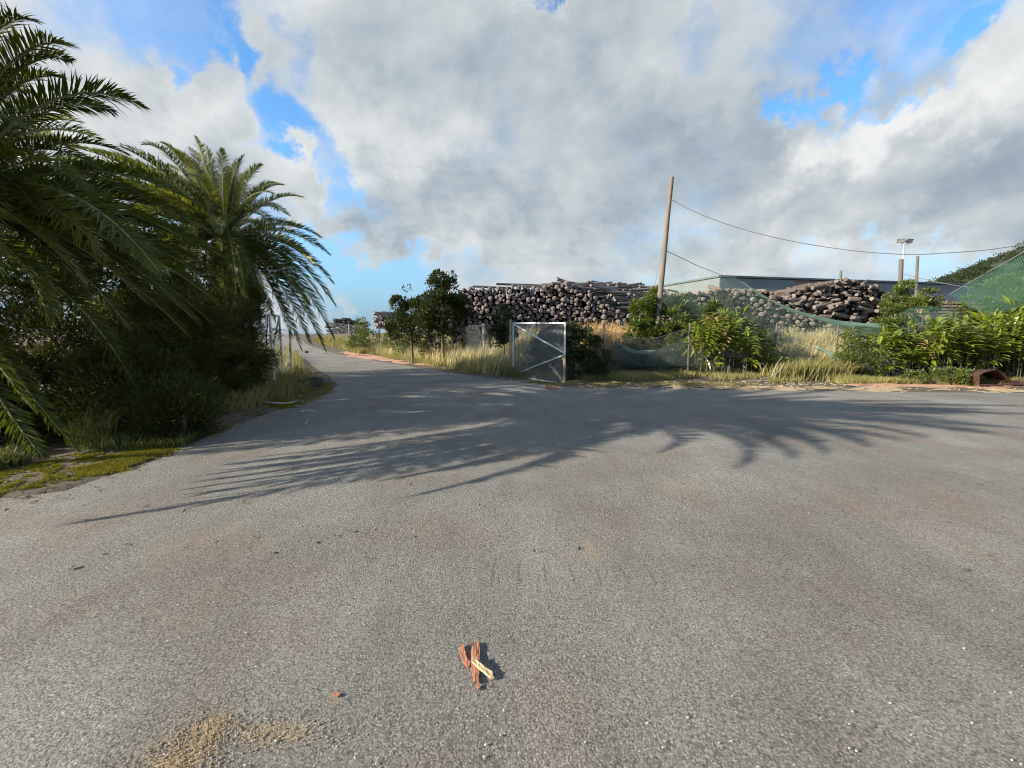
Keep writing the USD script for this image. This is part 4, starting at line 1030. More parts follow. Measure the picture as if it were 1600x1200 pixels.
def main_stack():
    Y = 22.0
    rng = np.random.default_rng(81)
    poly = to_poly([(700, 535), (706, 470), (716, 456), (735, 450), (770, 451), (800, 449), (826, 450), (850, 447), (866, 442), (885, 443), (905, 446), (920, 455), (936, 470), (956, 482), (980, 493), (1000, 503), (1012, 535)], Y)
    L = pack(rng, poly, [.125, .11, .10, .09, .08, .07, .06, .05], 1800, .93)
    zvis = at(800, 508, Y)[2]
    items = []
    for x, z, r in L:
        ln = rng.uniform(2.3, 2.9)
        ax = np.array([rng.normal() * .035, 1, rng.normal() * .02])
        M = log_matrix([x, Y + rng.normal() * .13, z], ax, ln, r, rng.random() * 6)
        if z < at(800, 527, Y)[2] and rng.random() < .3:
            continue
        items.append((z > zvis, r, ('log', int(rng.integers(5)), M)))
    shown = sorted([i for i in items if i[0]], key=lambda i: -i[1])
    third = [at(p, 480, Y)[0] for p in (790, 885)]
    zmid = at(800, 476, Y)[2]
    for _, _, (k, i, M) in shown[:150]:
        zone = int(M[3][0] > third[0]) + int(M[3][0] > third[1])
        where = ('long stack beside the taller tree', 'long stack behind the gate leaf', 'long stack against the grey poles')[zone]
        level = 'upper' if M[3][2] > zmid else 'lower'
        place_log(k, i, 'log', M, f'round weathered log end in the {level} rows of the {where}', f'{level} log ends, {where}')
    core = []
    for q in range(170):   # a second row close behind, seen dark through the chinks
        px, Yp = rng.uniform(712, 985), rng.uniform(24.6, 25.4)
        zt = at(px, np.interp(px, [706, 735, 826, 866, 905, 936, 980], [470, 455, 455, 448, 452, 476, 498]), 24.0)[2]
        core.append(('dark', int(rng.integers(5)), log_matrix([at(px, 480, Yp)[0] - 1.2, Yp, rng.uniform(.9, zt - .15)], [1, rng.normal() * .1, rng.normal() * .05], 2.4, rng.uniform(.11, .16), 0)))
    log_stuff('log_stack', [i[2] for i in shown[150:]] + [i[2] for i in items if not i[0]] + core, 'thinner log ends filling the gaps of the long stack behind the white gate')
    # long grey poles lying across, right of and over the stack
    extra = []
    prof = lambda px: np.interp(px, [850, 872, 900, 940, 990, 1035, 1075], [441, 437, 441, 443, 444, 448, 462])
    for k in range(240):
        px = rng.uniform(868, 1070); Yp = rng.uniform(23.2, 28.5)
        topz = at(px, prof(px), Yp)[2]
        z = topz - 0.05 - rng.random() ** 1.3 * min(2.6, topz - 1.0)
        c = np.array([at(px, 480, Yp)[0], Yp, z])
        ang = rng.normal() * .28 + 0.5
        ax = np.array([math.cos(ang), math.sin(ang), rng.normal() * .10 - 0.03])
        ln = rng.uniform(1.6, 3.0); r = rng.uniform(.05, .085)
        if Yp > 25.2:
            extra.append(('grey', int(rng.integers(5)), log_matrix(c - ax / np.linalg.norm(ax) * ln / 2, ax, ln, r, rng.random() * 6)))
            continue
        place_log('grey', int(rng.integers(5)), 'long_log', log_matrix(c - ax / np.linalg.norm(ax) * ln / 2, ax, ln, r, rng.random() * 6), 'long grey pole lying lengthwise in the heap left of the leaning pole', 'grey poles heaped lengthwise left of the leaning pole')
    for q in range(260):
        px, Yp = rng.uniform(880, 1075), rng.uniform(25.0, 28.5)
        zt = at(px, prof(px) + 5, 25.0)[2]
        ang = rng.normal() * .2 + .35
        extra.append(('grey', int(rng.integers(5)), log_matrix([at(px, 480, Yp)[0] - .8, Yp - .3, rng.uniform(.9, zt)], [math.cos(ang), math.sin(ang), rng.normal() * .07], rng.uniform(1.6, 2.4), rng.uniform(.06, .11), 0)))
    log_stuff('pole_heap', extra, 'grey poles deeper in the lengthwise heap left of the leaning pole')
    for k, (px, py, dx) in enumerate([(738, 447.5, 62), (775, 443.5, 70), (800, 446, 52), (815, 447.5, 40), (870, 436, -26)]):
        a, b = at(px, py, 22.6), at(px + abs(dx), py + (2.5 if dx > 0 else 11), 23.4)
        place_log('grey', k % 5, 'long_log', log_matrix(a, b - a, np.linalg.norm(b - a), 0.06, k), ['grey pole lying along the left end of the long stack top', 'longest grey pole lying along the crest of the long stack', 'grey pole resting right of the crest on the long stack', 'short grey pole lowest on the right slope of the stack crest', 'grey pole jutting up from the highest point of the long stack'][k], None)


main_stack()


def right_stacks():
    rng = np.random.default_rng(91)
    Y = 23.0
    poly = to_poly([(1030, 525), (1036, 463), (1068, 458), (1100, 455), (1130, 452), (1160, 452), (1195, 455), (1222, 462), (1245, 478), (1265, 490), (1290, 498), (1308, 508), (1312, 530), (1240, 535)], Y)
    L = pack(rng, poly, [.13, .115, .10, .088, .076, .066, .056], 1300, 1.02)
    items = []
    for x, z, r in L:
        ax = np.array([rng.normal() * .20 + .12, 1, rng.normal() * .07])
        items.append(('warm', int(rng.integers(5)), log_matrix([x, Y + rng.normal() * .14, z], ax, rng.uniform(1.9, 2.5), r, rng.random() * 6)))
    for k, i, M in items[:75]:
        place_log(k, i, 'log', M, 'pale brown log lying end on in the stack behind the green netting', 'logs end on in the stack behind the netting')
    if items[75:]:
        log_stuff('log_stack', items[75:], 'thin log ends between the larger ones behind the green netting')
    Y = 26.0
    poly = to_poly([(1195, 510), (1215, 478), (1236, 458), (1262, 446), (1290, 440), (1338, 440), (1372, 450), (1392, 458), (1410, 462), (1440, 470), (1448, 512)], Y)
    L = pack(rng, poly, [.125, .11, .095, .082, .07, .06], 1300, .97)
    k, nend, nside, rest = 0, 0, 0, []
    for x, z, r in L:
        zt = at(1300, 466, Y)[2]
        side = rng.random() < (0.10 if z > zt else 0.40)
        if side:
            ang = rng.normal() * .4 + .5
            ax = np.array([math.cos(ang), math.sin(ang), rng.normal() * .22]); ln = rng.uniform(.6, 1.25)
            p = np.array([x, Y + rng.normal() * .35 - .35, z]) - unit(ax) * ln / 2
            nside += 1
            if nside > 70:
                rest.append(('warm', int(rng.integers(5)), log_matrix(p, ax, ln, r * 1.15, 0)))
                continue
            place_log('warm', int(rng.integers(5)), 'short_log', log_matrix(p, ax, ln, r * 1.0, rng.random() * 6), 'short brown log lying sideways in the untidy heap under the floodlights', 'logs lying sideways in the untidy heap')
        else:
            ax = np.array([rng.normal() * .25, 1, rng.normal() * .12]); ln = rng.uniform(1.3, 2.0)
            nend += 1
            if nend > 75:
                rest.append(('log' if z > zt else 'warm', int(rng.integers(5)), log_matrix([x, Y + rng.normal() * .25, z], ax, ln, r, 0)))
                continue
            place_log('log' if z > zt else 'warm', int(rng.integers(5)), 'log', log_matrix([x, Y + rng.normal() * .25, z], ax, ln, r, rng.random() * 6), 'dark log with its cut end out in the untidy heap under the floodlights', 'logs end on in the untidy heap')
    # a core under the heap so that it stands on something: more logs, lengthwise
    core = rest
    for q in range(160):
        px = rng.uniform(1200, 1440); Yp = rng.uniform(26.8, 28.6)
        z = rng.uniform(1.0, at(px, np.interp(px, [1200, 1236, 1290, 1338, 1440], [505, 465, 448, 448, 478]), 26.5)[2])
        core.append(('dark', int(rng.integers(5)), log_matrix([at(px, 480, Yp)[0] - 1, Yp, z], [1, rng.normal() * .2, rng.normal() * .1], 2.0, rng.uniform(.11, .17), 0)))
    for q in range(120):
        px = rng.uniform(1070, 1300); Yp = rng.uniform(25.2, 26.0)
        z = rng.uniform(1.0, at(px, np.interp(px, [1070, 1130, 1190, 1235, 1300], [475, 457, 463, 488, 505]), 24.5)[2])
        core.append(('dark', int(rng.integers(5)), log_matrix([at(px, 480, Yp)[0] - 1, Yp, z], [1, rng.normal() * .2, rng.normal() * .1], 2.0, rng.uniform(.11, .17), 0)))
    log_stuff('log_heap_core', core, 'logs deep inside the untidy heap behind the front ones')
    # planks
    t = thing('plank_stack', 'stack of sawn brown planks left of the large blue green net', 'planks', at(1480, 486, 24))
    for r_ in range(4):
        for c in range(3):
            p = at(1436 + r_ * 4 + c * 3, 487 - r_ * 4.6, 23.6 + c * .35); q = at(1528 + rng.uniform(-12, 10), 489 - r_ * 4.9 + rng.normal() * .8, 24.0 + c * .35)
            obj('plank', bar(p, q, 0.30, 0.13, .01), 'plank_wood', t)
    for _ in range(1):
        far = to_poly([(508, 522), (512, 502), (525, 497), (545, 499), (560, 505), (568, 524)], 62)
        L = pack(rng, far, [.24, .2, .17, .14], 200)
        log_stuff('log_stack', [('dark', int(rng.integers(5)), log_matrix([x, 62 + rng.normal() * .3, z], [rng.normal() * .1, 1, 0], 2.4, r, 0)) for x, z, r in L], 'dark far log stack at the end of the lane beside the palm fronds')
    Yf = 44.0
    for k in range(40):
        px, py = rng.uniform(582, 606), rng.uniform(488, 512)
        p = at(px, max(py, np.interp(px, [578, 590, 612], [490, 485, 487])), Yf + rng.normal() * .4)
        ax = np.array([.75, 1, 0.02 * rng.normal()])
        place_log('grey', k % 5, 'log', log_matrix(p, ax, 3.0, rng.uniform(.10, .17), k), 'grey log in the small far stack left of the two dark trees', 'logs of the small far stack left of the trees')


right_stacks()

# ---------------------------------------------------------------- palms
def frond(rng, base, ctrl, tip, mat_leaf, parent, width=1.0, roll=0.0, n=125, label=None):
    S = bez(base, ctrl, tip, 26)
    L = np.linalg.norm(np.diff(S, axis=0), axis=1).sum()
    s0 = np.linspace(0.10, 0.995, n)
    t = np.repeat(s0, 2) + rng.normal(size=2 * n) * 0.004
    t = np.clip(t, 0.02, 0.999)
    sgn = np.tile([1.0, -1.0], n)
    P = (1 - t)[:, None] ** 2 * base + (2 * t * (1 - t))[:, None] * ctrl + (t * t)[:, None] * tip
    T = unit(2 * (1 - t)[:, None] * (ctrl - base) + 2 * t[:, None] * (tip - ctrl))
    up = np.array([0, 0, 1.0])
    hz = unit(np.array([tip[0] - base[0], tip[1] - base[1], 0.0]))
    side = unit(np.cross(hz, up))
    Sd = unit(side - T * (T @ side)[:, None])
    U = np.cross(Sd, T)
    cr, sr = np.cos(roll * t), np.sin(roll * t)
    Sd, U = Sd * cr[:, None] + U * sr[:, None], -Sd * sr[:, None] + U * cr[:, None]
    prof = np.interp(t, [0, .10, .22, .45, .75, .92, 1.0], [.12, .3, .75, 1.0, .85, .55, .32])
    ln = prof * 0.105 * L * width * (0.85 + 0.3 * rng.random(2 * n))
    ang = np.interp(t, [0, .3, .8, 1], [1.25, 1.02, 0.72, 0.28]) + rng.normal(size=2 * n) * 0.13
    vee = np.interp(t, [0, .5, 1], [0.85, 0.65, 0.45]) + rng.normal(size=2 * n) * 0.26
    D = T * np.cos(ang)[:, None] + (Sd * sgn[:, None] * np.cos(vee)[:, None] + U * np.sin(vee)[:, None]) * np.sin(ang)[:, None]
    N = unit(U * np.cos(vee)[:, None] - Sd * sgn[:, None] * np.sin(vee)[:, None])
    Wd = 0.027 * (L / 4.2) * (0.6 + .5 * prof) * (0.8 + 0.4 * rng.random(2 * n))
    W = unit(np.cross(D, N))
    g = np.array([0, 0, -1.0])
    m = P + D * (ln * .5)[:, None] + g * (ln * .03)[:, None]
    tp = P + D * ln[:, None] + g * (ln * (.10 + .12 * rng.random(2 * n)))[:, None]
    h = (W.T * Wd / 2).T
    v = np.stack([P - h * .6, P + h * .6, m - h, m + h, tp], 1).reshape(-1, 3)
    f = np.array([[0, 1, 3], [0, 3, 2], [2, 3, 4]])
    fr = obj('frond', (v, (f[None] + (np.arange(2 * n) * 5)[:, None, None]).reshape(-1, 3)), mat_leaf, parent, label=label)
    obj('rachis', tube(S, np.linspace(0.034, 0.006, 26) * (L / 4.2), 5), 'rachis_green' if mat_leaf != 'palm_dry' else 'stick_grey', fr, smooth=True)


def palm(label, C, foot, tips, others, limit, seed, reach=4.2):
    rng = np.random.default_rng(seed)
    C = np.asarray(C, float)
    foot = np.array([*foot, float(height(*foot))])
    t = thing('date_palm', label, 'palm tree', foot)
    S = np.linspace(foot - [0, 0, .2], C - [0, 0, .25], 9)
    # trunk with the stubs of old leaf bases in a spiral
    v, f = tube(S, np.r_[.46, .42, .40, .40, .40, .42, .46, .50, .34], 16)
    mb = MB(); mb.add(v, f)
    Lz = C[2] - foot[2]
    for k in range(int(42 * Lz)):
        a = k * 2.39996; h = (k + .5) / (42 * Lz)
        c = foot + (C - [0, 0, .25] - foot) * h
        o = np.array([math.cos(a), math.sin(a), 0]); s = np.array([-o[1], o[0], 0])
        r = 0.38 + .06 * (h > .8)
        mb.add(np.array([c + o * r + s * .09 - [0, 0, .09], c + o * r - s * .09 - [0, 0, .09], c + o * r + [0, 0, .12], c + o * (r + .07) + [0, 0, .05]]), [[0, 3, 2], [1, 2, 3], [0, 1, 3]])
    obj('trunk', mb, 'palm_bark', t)
    k = 0
    for px, py, Y, arch, m, *bend in tips:
        tip = at(px, py, Y) if not isinstance(px, tuple) else np.array(px, float)
        px, py, Y = (-500, 0, 5) if isinstance(px, tuple) else (px, py, Y)
        d = tip - C
        b = C + unit(d * [1, 1, .35]) * 0.22
        L = np.linalg.norm(d)
        ctrl = b + (tip - b) * .56 + np.array([0, 0, (arch + .07) * L])
        if bend:
            ctrl = at(*bend[0])
        frond(rng, b, ctrl, tip, m, t, roll=rng.normal() * .55, width=(.78 if py > 560 and Y < 7 else 1.12) * max(1.0, 3.4 / (L * (1 + arch))), n=int(125 + 25 * rng.random()))
    made = 0
    for k in range(4000):
        if made >= others:
            break
        az = k * 2.39996 + rng.normal() * .12
        e0 = math.radians(rng.choice([80, 65, 50, 35, 20, 5, -15], p=[.14, .20, .22, .2, .12, .08, .04]) + rng.normal() * 6)
        R = reach * rng.uniform(.88, 1.06)
        o = np.array([math.cos(az), math.sin(az), 0])
        b = C + o * .2
        ctrl = b + (o * math.cos(e0) + np.array([0, 0, math.sin(e0)])) * R * .60
        e1 = e0 - math.radians(rng.uniform(38, 66))
        tip = ctrl + (o * math.cos(e1) + np.array([0, 0, math.sin(e1)])) * R * .5
        if tip[2] < foot[2] + .3:
            tip[2] = foot[2] + .3 + .3 * rng.random()
        if tip[1] < 2.1 and seed == 101:
            continue
        dpt = tip[1] * CT - (tip[2] - H) * ST
        if dpt < 1.0:
            if tip[1] < 1.5:
                continue
            px = -999
        else:
            px = 800 + F * tip[0] / dpt; py = 600 - F * ((tip[2] - H) * CT + tip[1] * ST) / dpt
            lim = np.interp(py, limit[0], limit[1])
            if px > lim:
                continue
        frond(rng, b, ctrl, tip, ('palm_light' if rng.random() < .22 else 'palm_green') if (e0 > -.2 or rng.random() < .4) else 'palm_dry', t, roll=rng.normal() * .5)
        made += 1
    # young upright spear leaves in the heart
    for k in range(5):
        a = rng.random() * 6.28
        o = np.array([math.cos(a), math.sin(a), 0])
        frond(rng, C, C + [0, 0, reach * .32] + o * .12, C + [0, 0, reach * .60] + o * .5, 'palm_light', t, width=.7, roll=0)
    return t


G, Y_, D_ = 'palm_green', 'palm_light', 'palm_dry'
palm('nearest date palm with huge arching fronds at the left picture edge', (-8.1, 5.9, 3.25), (-8.2, 5.9), [
    (56, 34, 5.4, .34, G), (112, 72, 5.6, .30, Y_), (110, 94, 5.9, .30, G), (98, 122, 6.2, .30, G), (222, 166, 6.0, .30, G), (176, 174, 6.9, .30, G), (196, 240, 6.6, .26, G),
    (312, 322, 6.9, .26, G), (143, 305, 5.3, .30, Y_), (165, 400, 5.2, .26, Y_), (285, 335, 7.8, .22, G), (250, 395, 6.9, .20, G), (300, 420, 7.6, .16, G), (335, 470, 7.6, .20, G), (225, 470, 6.2, .22, G),
    (310, 505, 7.2, .20, G), (212, 606, 6.0, .30, G, (125, 430, 6.0)), (76, 500, 5.0, .30, G, (40, 360, 5.2)), (106, 686, 5.2, .26, G, (-45, 520, 5.4)), (74, 722, 4.9, .22, G, (-70, 560, 5.2)), (52, 640, 5.0, .22, G, (-90, 470, 5.2)), (150, 470, 6.0, .26, G), (260, 450, 7.2, .2, G), (180, 440, 7.0, .12, G), (215, 300, 7.0, .26, G), (270, 300, 7.4, .24, G), (180, 350, 6.2, .22, G), (240, 350, 7.0, .2, G), (150, 260, 6.0, .3, G), (60, 330, 5.2, .35, G), (330, 395, 8.0, .16, G), (130, 440, 5.6, .24, Y_), (345, 400, 8.2, .18, G), (365, 470, 8.6, .2, G), (352, 438, 8.4, .18, G), (325, 360, 8.0, .2, G), (300, 380, 7.4, .2, G), (330, 505, 8.0, .22, G), (290, 520, 7.2, .22, G), (240, 425, 6.6, .22, Y_), (275, 470, 7.0, .22, G), (200, 510, 6.2, .28, G), ((-5.5, 3.3, 1.9), 0, 0, .25, G), ((-5.3, 3.5, 1.1), 0, 0, .3, G), ((-7.2, 2.3, 1.5), 0, 0, .3, G), ((-4.9, 4.0, 2.2), 0, 0, .3, G)] + [((-5.2 - .42 * (k % 6) - .1 * (k % 4), 3.3 + .13 * k - .06 * (k % 5), .9 + .16 * (k % 6)), 0, 0, .26, G) for k in range(8)],
     110, ([-200, 120, 150, 260, 330, 480, 760], [60, 100, 190, 210, 300, 300, 60]), 101, 4.3)
palm('second date palm, farther away, behind the left gate leaf', (-8.75, 12.9, 4.5), (-8.85, 12.9), [
    (226, 226, 13.2, .26, G), (254, 224, 12.4, .26, Y_), (276, 238, 12.0, .24, Y_), (305, 214, 13.4, .14, Y_), (322, 231, 12.6, .12, Y_), (347, 234, 11.9, .14, G), (381, 243, 13.8, .16, G), (408, 258, 12.6, .20, G), (441, 289, 13.4, .24, G), (430, 286, 14.4, .22, G),
    (472, 308, 12.8, .20, G), (465, 356, 14.2, .24, G), (502, 371, 13.6, .20, G), (514, 397, 12.8, .20, G), (520, 441, 13.4, .26, G), (523, 476, 12.8, .26, G), (505, 470, 14.0, .28, G), (520, 526, 13.0, .30, G), (507, 545, 12.6, .26, G), (484, 535, 12.4, .26, G), (470, 545, 13.6, .24, G), (455, 525, 13.0, .3, G),
    (350, 470, 10.4, .24, G), (300, 440, 10.4, .22, G), (375, 500, 10.6, .26, G), (325, 330, 10.6, .26, G), (260, 340, 11.4, .2, G), (280, 400, 10.9, .2, G), (370, 440, 10.0, .3, G), (360, 430, 10.9, .26, G), (332, 425, 11.0, .26, G), (398, 440, 11.3, .26, G), (412, 462, 11.5, .28, G), (300, 385, 11.0, .22, G), (385, 470, 10.6, .3, G), (345, 390, 10.6, .3, Y_), (430, 500, 11.8, .3, G)],
     96, ([-200, 222, 224, 300, 400, 540, 700], [-900, -900, 330, 430, 500, 500, 380]), 102, 3.7)


# ---------------------------------------------------------------- bushes and trees
def lobes_at(items):
    """(px, py, Y, r) or (px, py, Y, rx, rz) to ellipsoids standing on or above the land."""
    out = []
    for it in items:
        c = at(it[0], it[1], it[2])
        rx = it[3]; rz = it[4] if len(it) > 4 else rx
        out.append((c, (rx, rx * .95, rz)))
    return out


def bush(name, label, cat, lobes, n, size, m, seed, clusters=90, spread=0.28, aspect=0.5, up=0.4, stems=5, stem_r=0.03, inner=0.45, group=None):
    rng = np.random.default_rng(seed)
    L = lobes_at(lobes)
    c = np.mean([l[0] for l in L], 0)
    gz = float(height(c[0], c[1]))
    t = thing(name, label, cat, (c[0], c[1], gz), group)
    obj('foliage', crown(rng, L, n, size, clusters, spread, up=up, inner=inner, aspect=aspect, seed=seed, zmin=gz + .02), m, t)
    for k in range(stems):
        q = L[k % len(L)][0] + rng.normal(size=3) * .12
        b = np.array([c[0] + (q[0] - c[0]) * .45 + rng.normal() * .08, c[1] + (q[1] - c[1]) * .45, gz - .05])
        obj('stem', tube(bez(b, (b + q) / 2 + rng.normal(size=3) * .1, q, 7), np.linspace(stem_r, stem_r * .35, 7), 5), 'trunk_bark', t, smooth=True)
    return t


def tree(name, label, foot, lobes, n, size, m, seed, r=0.10, clusters=120, spread=0.26, aspect=0.55):
    rng = np.random.default_rng(seed)
    L = lobes_at(lobes)
    gz = float(height(*foot))
    t = thing(name, label, 'tree', (*foot, gz))
    top = max(L, key=lambda l: l[0][2])[0]
    b = np.array([*foot, gz - .1])
    ax = spline([b, b * .55 + top * .45 + rng.normal(size=3) * .08, top], 10)
    obj('trunk', tube(ax, np.linspace(r, r * .25, 10), 8), 'trunk_bark', t, smooth=True)
    for k, (c, _) in enumerate(L):
        s = ax[3 + k % 4]
        obj('limb', tube(bez(s, (s + c) / 2 + [0, 0, .12], c, 6), np.linspace(r * .5, r * .15, 6), 5), 'trunk_bark', t, smooth=True)
    obj('crown', crown(rng, L, n, size, clusters, spread, aspect=aspect, seed=seed), m, t)


CD = 'conifer_dark'
kw = dict(clusters=130, spread=0.27, aspect=0.24, up=0.5, stem_r=.05)
bush('conifer_shrub', 'lowest rounded dark shrub at the asphalt edge beneath the palms', 'shrub', [(278, 655, 6.0, .42, .48), (262, 690, 6.0, .4, .35), (298, 632, 6.2, .36, .4)], 15000, .075, CD, 201, **kw)
bush('conifer_shrub', 'dark shrub standing left of the lowest rounded shrub', 'shrub', [(205, 610, 6.3, .7, .7), (180, 660, 6.2, .6, .55), (225, 565, 6.6, .6, .6)], 18000, .085, CD, 202, **kw)
bush('conifer_shrub', 'tall dark shrub below the drooping fronds of the nearest palm', 'shrub', [(120, 540, 7.4, 1.1, 1.1), (60, 600, 7.0, 1.1, 1.0), (150, 610, 7.0, .8, .8), (20, 660, 6.6, .8, .7)], 24000, .10, CD, 203, **kw)
bush('conifer_shrub', 'dark bushy shrub between both palms, its tufts lit yellow green', 'shrub', [(255, 500, 8.2, .9, .9), (232, 545, 7.6, .7, .7), (290, 545, 8.2, .8, .8), (275, 590, 7.8, .7, .7)], 24000, .09, CD, 204, **kw)
bush('conifer_shrub', 'broad dark shrub in front of the second palm trunk', 'shrub', [(340, 520, 10.0, 1.1, 1.0), (310, 570, 9.2, .9, .8), (370, 560, 10.4, .8, .8), (340, 600, 9.2, .6, .5)], 24000, .10, CD, 205, **kw)
bush('conifer_shrub', 'upright dark shrub directly left of the left gate leaf', 'shrub', [(362, 500, 11.8, .75, 1.2), (372, 550, 11.8, .6, .8), (358, 460, 12.0, .6, .7)], 20000, .10, CD, 206, **kw)
bush('conifer_shrub', 'dark hedge mass behind the shrubs and the nearest palm', 'shrub', [(180, 450, 11.5, 2.0, 2.0), (60, 470, 10.5, 2.0, 2.2), (290, 460, 13.5, 1.9, 1.9), (-60, 500, 9.5, 2.0, 2.2), (330, 470, 15.5, 1.6, 1.6)], 42000, .15, CD, 207, clusters=320, spread=.4, aspect=.26, stem_r=.08)
bush('conifer_shrub', 'dark hedge at the far left edge behind the nearest trunk', 'shrub', [(-330, 520, 8.5, 2.0, 2.0), (-160, 560, 7.4, 1.3, 1.3), (-80, 620, 6.6, .9, .9)], 22000, .15, CD, 208, clusters=200, spread=.4, aspect=.26)

tree('broadleaf_tree', 'taller of the two dark trees left of the long log stack', (at(694, 560, 20.5)[0], 20.5), [(694, 431, 20.5, .50, .5), (678, 452, 20.5, .45, .5), (702, 452, 20.4, .62, .6), (688, 480, 20.4, .95, .75), (716, 478, 20.6, .6, .6), (700, 505, 20.6, .8, .55), (675, 508, 20.6, .7, .5)], 11500, .13, 'leaf_dark', 211, .09, 130, .25)
tree('broadleaf_tree', 'shorter of the two dark trees left of the long log stack', (at(645, 550, 22.0)[0], 22.0), [(643, 462, 22, .42, .5), (628, 478, 22, .5, .4), (650, 488, 21.8, .85, .7), (625, 500, 22, .75, .5), (668, 500, 21.6, .75, .6), (664, 478, 21.6, .6, .5), (645, 515, 21.8, 1.0, .55), (622, 516, 21.8, .7, .45)], 12000, .13, 'leaf_dark', 212, .08, 130, .25)
tree('sapling', 'slender dark sapling just left of the white gate leaf', (at(789, 580, 16.0)[0], 16.0), [(786, 487, 16, .16, .26), (784, 505, 16, .34, .4), (779, 526, 16, .42, .33), (792, 520, 16, .3, .4)], 2600, .11, 'leaf_dark', 213, .025, 45, .16)
bush('verge_shrub', 'small green shrub in the lane fence beside the far logs', 'shrub', [(566, 515, 33.5, .5, .8), (575, 530, 32, .9, .7), (560, 535, 33, .8, .6)], 2600, .16, 'leaf_mid', 214, clusters=60, spread=.3)
bush('verge_shrub', 'green shrub under the shorter dark tree along the lane fence', 'shrub', [(618, 530, 27.5, .8, .7), (640, 535, 26.5, .8, .6)], 2400, .14, 'leaf_mid', 215, clusters=60, spread=.3)
bush('verge_shrub', 'dark bushy growth below the taller dark tree at the lane fence', 'shrub', [(683, 536, 23.5, .6, .6), (672, 545, 23.5, .5, .45)], 2200, .12, 'leaf_dark', 216, clusters=70, spread=.25)

bush('dense_bush', 'dense dark green bush directly right of the white gate leaf', 'bush', [(905, 540, 14.3, .58, .62), (928, 552, 14.3, .45, .6), (908, 572, 14.1, .62, .55), (892, 520, 14.6, .35, .35), (930, 580, 14.2, .45, .35), (852, 540, 16.4, .6, .6), (832, 568, 16.3, .7, .45), (868, 566, 16.0, .6, .5)], 20000, .085, 'leaf_dark', 221, clusters=200, spread=.18, inner=.35)
bush('glossy_bush', 'large glossy green bush around the foot of the leaning pole', 'bush', [(1010, 492, 17.4, .75, .75), (1042, 505, 17.2, .85, .75), (1000, 522, 17.2, .7, .6), (1062, 485, 17.6, .6, .55), (1028, 468, 17.5, .42, .42), (1060, 530, 16.8, .8, .6), (1090, 500, 17.4, .6, .6), (1010, 545, 17, .7, .45), (1115, 492, 17.0, .5, .5), (1140, 505, 16.8, .5, .45)], 19000, .14, 'leaf_bright', 222, clusters=230, spread=.2, aspect=.45)
bush('thicket', 'brownish dense thicket before the stack behind the green netting', 'bush', [(1150, 498, 19.0, .8, .7), (1135, 480, 19.2, .5, .5), (1175, 512, 18.8, .6, .45)], 4500, .10, 'leaf_thicket', 223, clusters=90, spread=.22)
bush('glossy_bush', 'bright shrub standing under the floodlight mast', 'bush', [(1400, 468, 16.6, .36, .5), (1392, 495, 16.4, .5, .5), (1414, 452, 16.8, .3, .32), (1383, 512, 16.2, .42, .32), (1425, 485, 16.4, .35, .4)], 6500, .085, 'leaf_bright', 224, clusters=120, spread=.17)
bush('verge_shrub', 'small leafy sprig beside the slim post right of the mast', 'shrub', [(1448, 466, 21.0, .45, .5), (1432, 480, 21.0, .5, .4), (1462, 478, 21.0, .4, .35)], 1200, .16, 'leaf_mid', 225, clusters=30, spread=.24)
bush('tangled_shrub', 'tangled mid green shrub left of the grey net heap', 'shrub', [(1340, 548, 14.5, .55, .5), (1325, 568, 14.3, .5, .42), (1355, 570, 14.2, .45, .4), (1335, 530, 14.8, .4, .35)], 6000, .075, 'leaf_mid', 226, clusters=130, spread=.16)
bush('tangled_shrub', 'yellow green shrubbery seen through the large blue green net', 'shrub', [(1530, 474, 16.8, .55, .4), (1568, 455, 17, .75, .6), (1605, 440, 17, .9, .8), (1562, 490, 16.6, .8, .5), (1502, 484, 17, .4, .3), (1640, 470, 16.5, 1.0, .9)], 9000, .11, 'leaf_bright', 227, clusters=140, spread=.25)
bush('weeds', 'low leafy weeds at the asphalt edge left of the rusty sheet', 'weeds', [(1485, 585, 12.6, .42, .26), (1455, 588, 12.7, .4, .22), (1510, 590, 12.3, .35, .2), (1425, 590, 12.8, .35, .2)], 3000, .07, 'leaf_mid', 228, clusters=80, spread=.13, stems=3, stem_r=.01)
bush('undergrowth', 'grey brown undergrowth behind the wire fence right of the dark bush', 'bush', [(965, 568, 15.8, .6, .5), (1000, 572, 15.7, .6, .4), (1040, 575, 15.7, .6, .38), (1080, 572, 15.6, .6, .4), (1120, 574, 15.6, .6, .38), (1160, 576, 15.5, .6, .36), (980, 550, 16.2, .5, .4)], 12000, .09, 'leaf_thicket', 229, clusters=260, spread=.2, aspect=.25, up=.9)


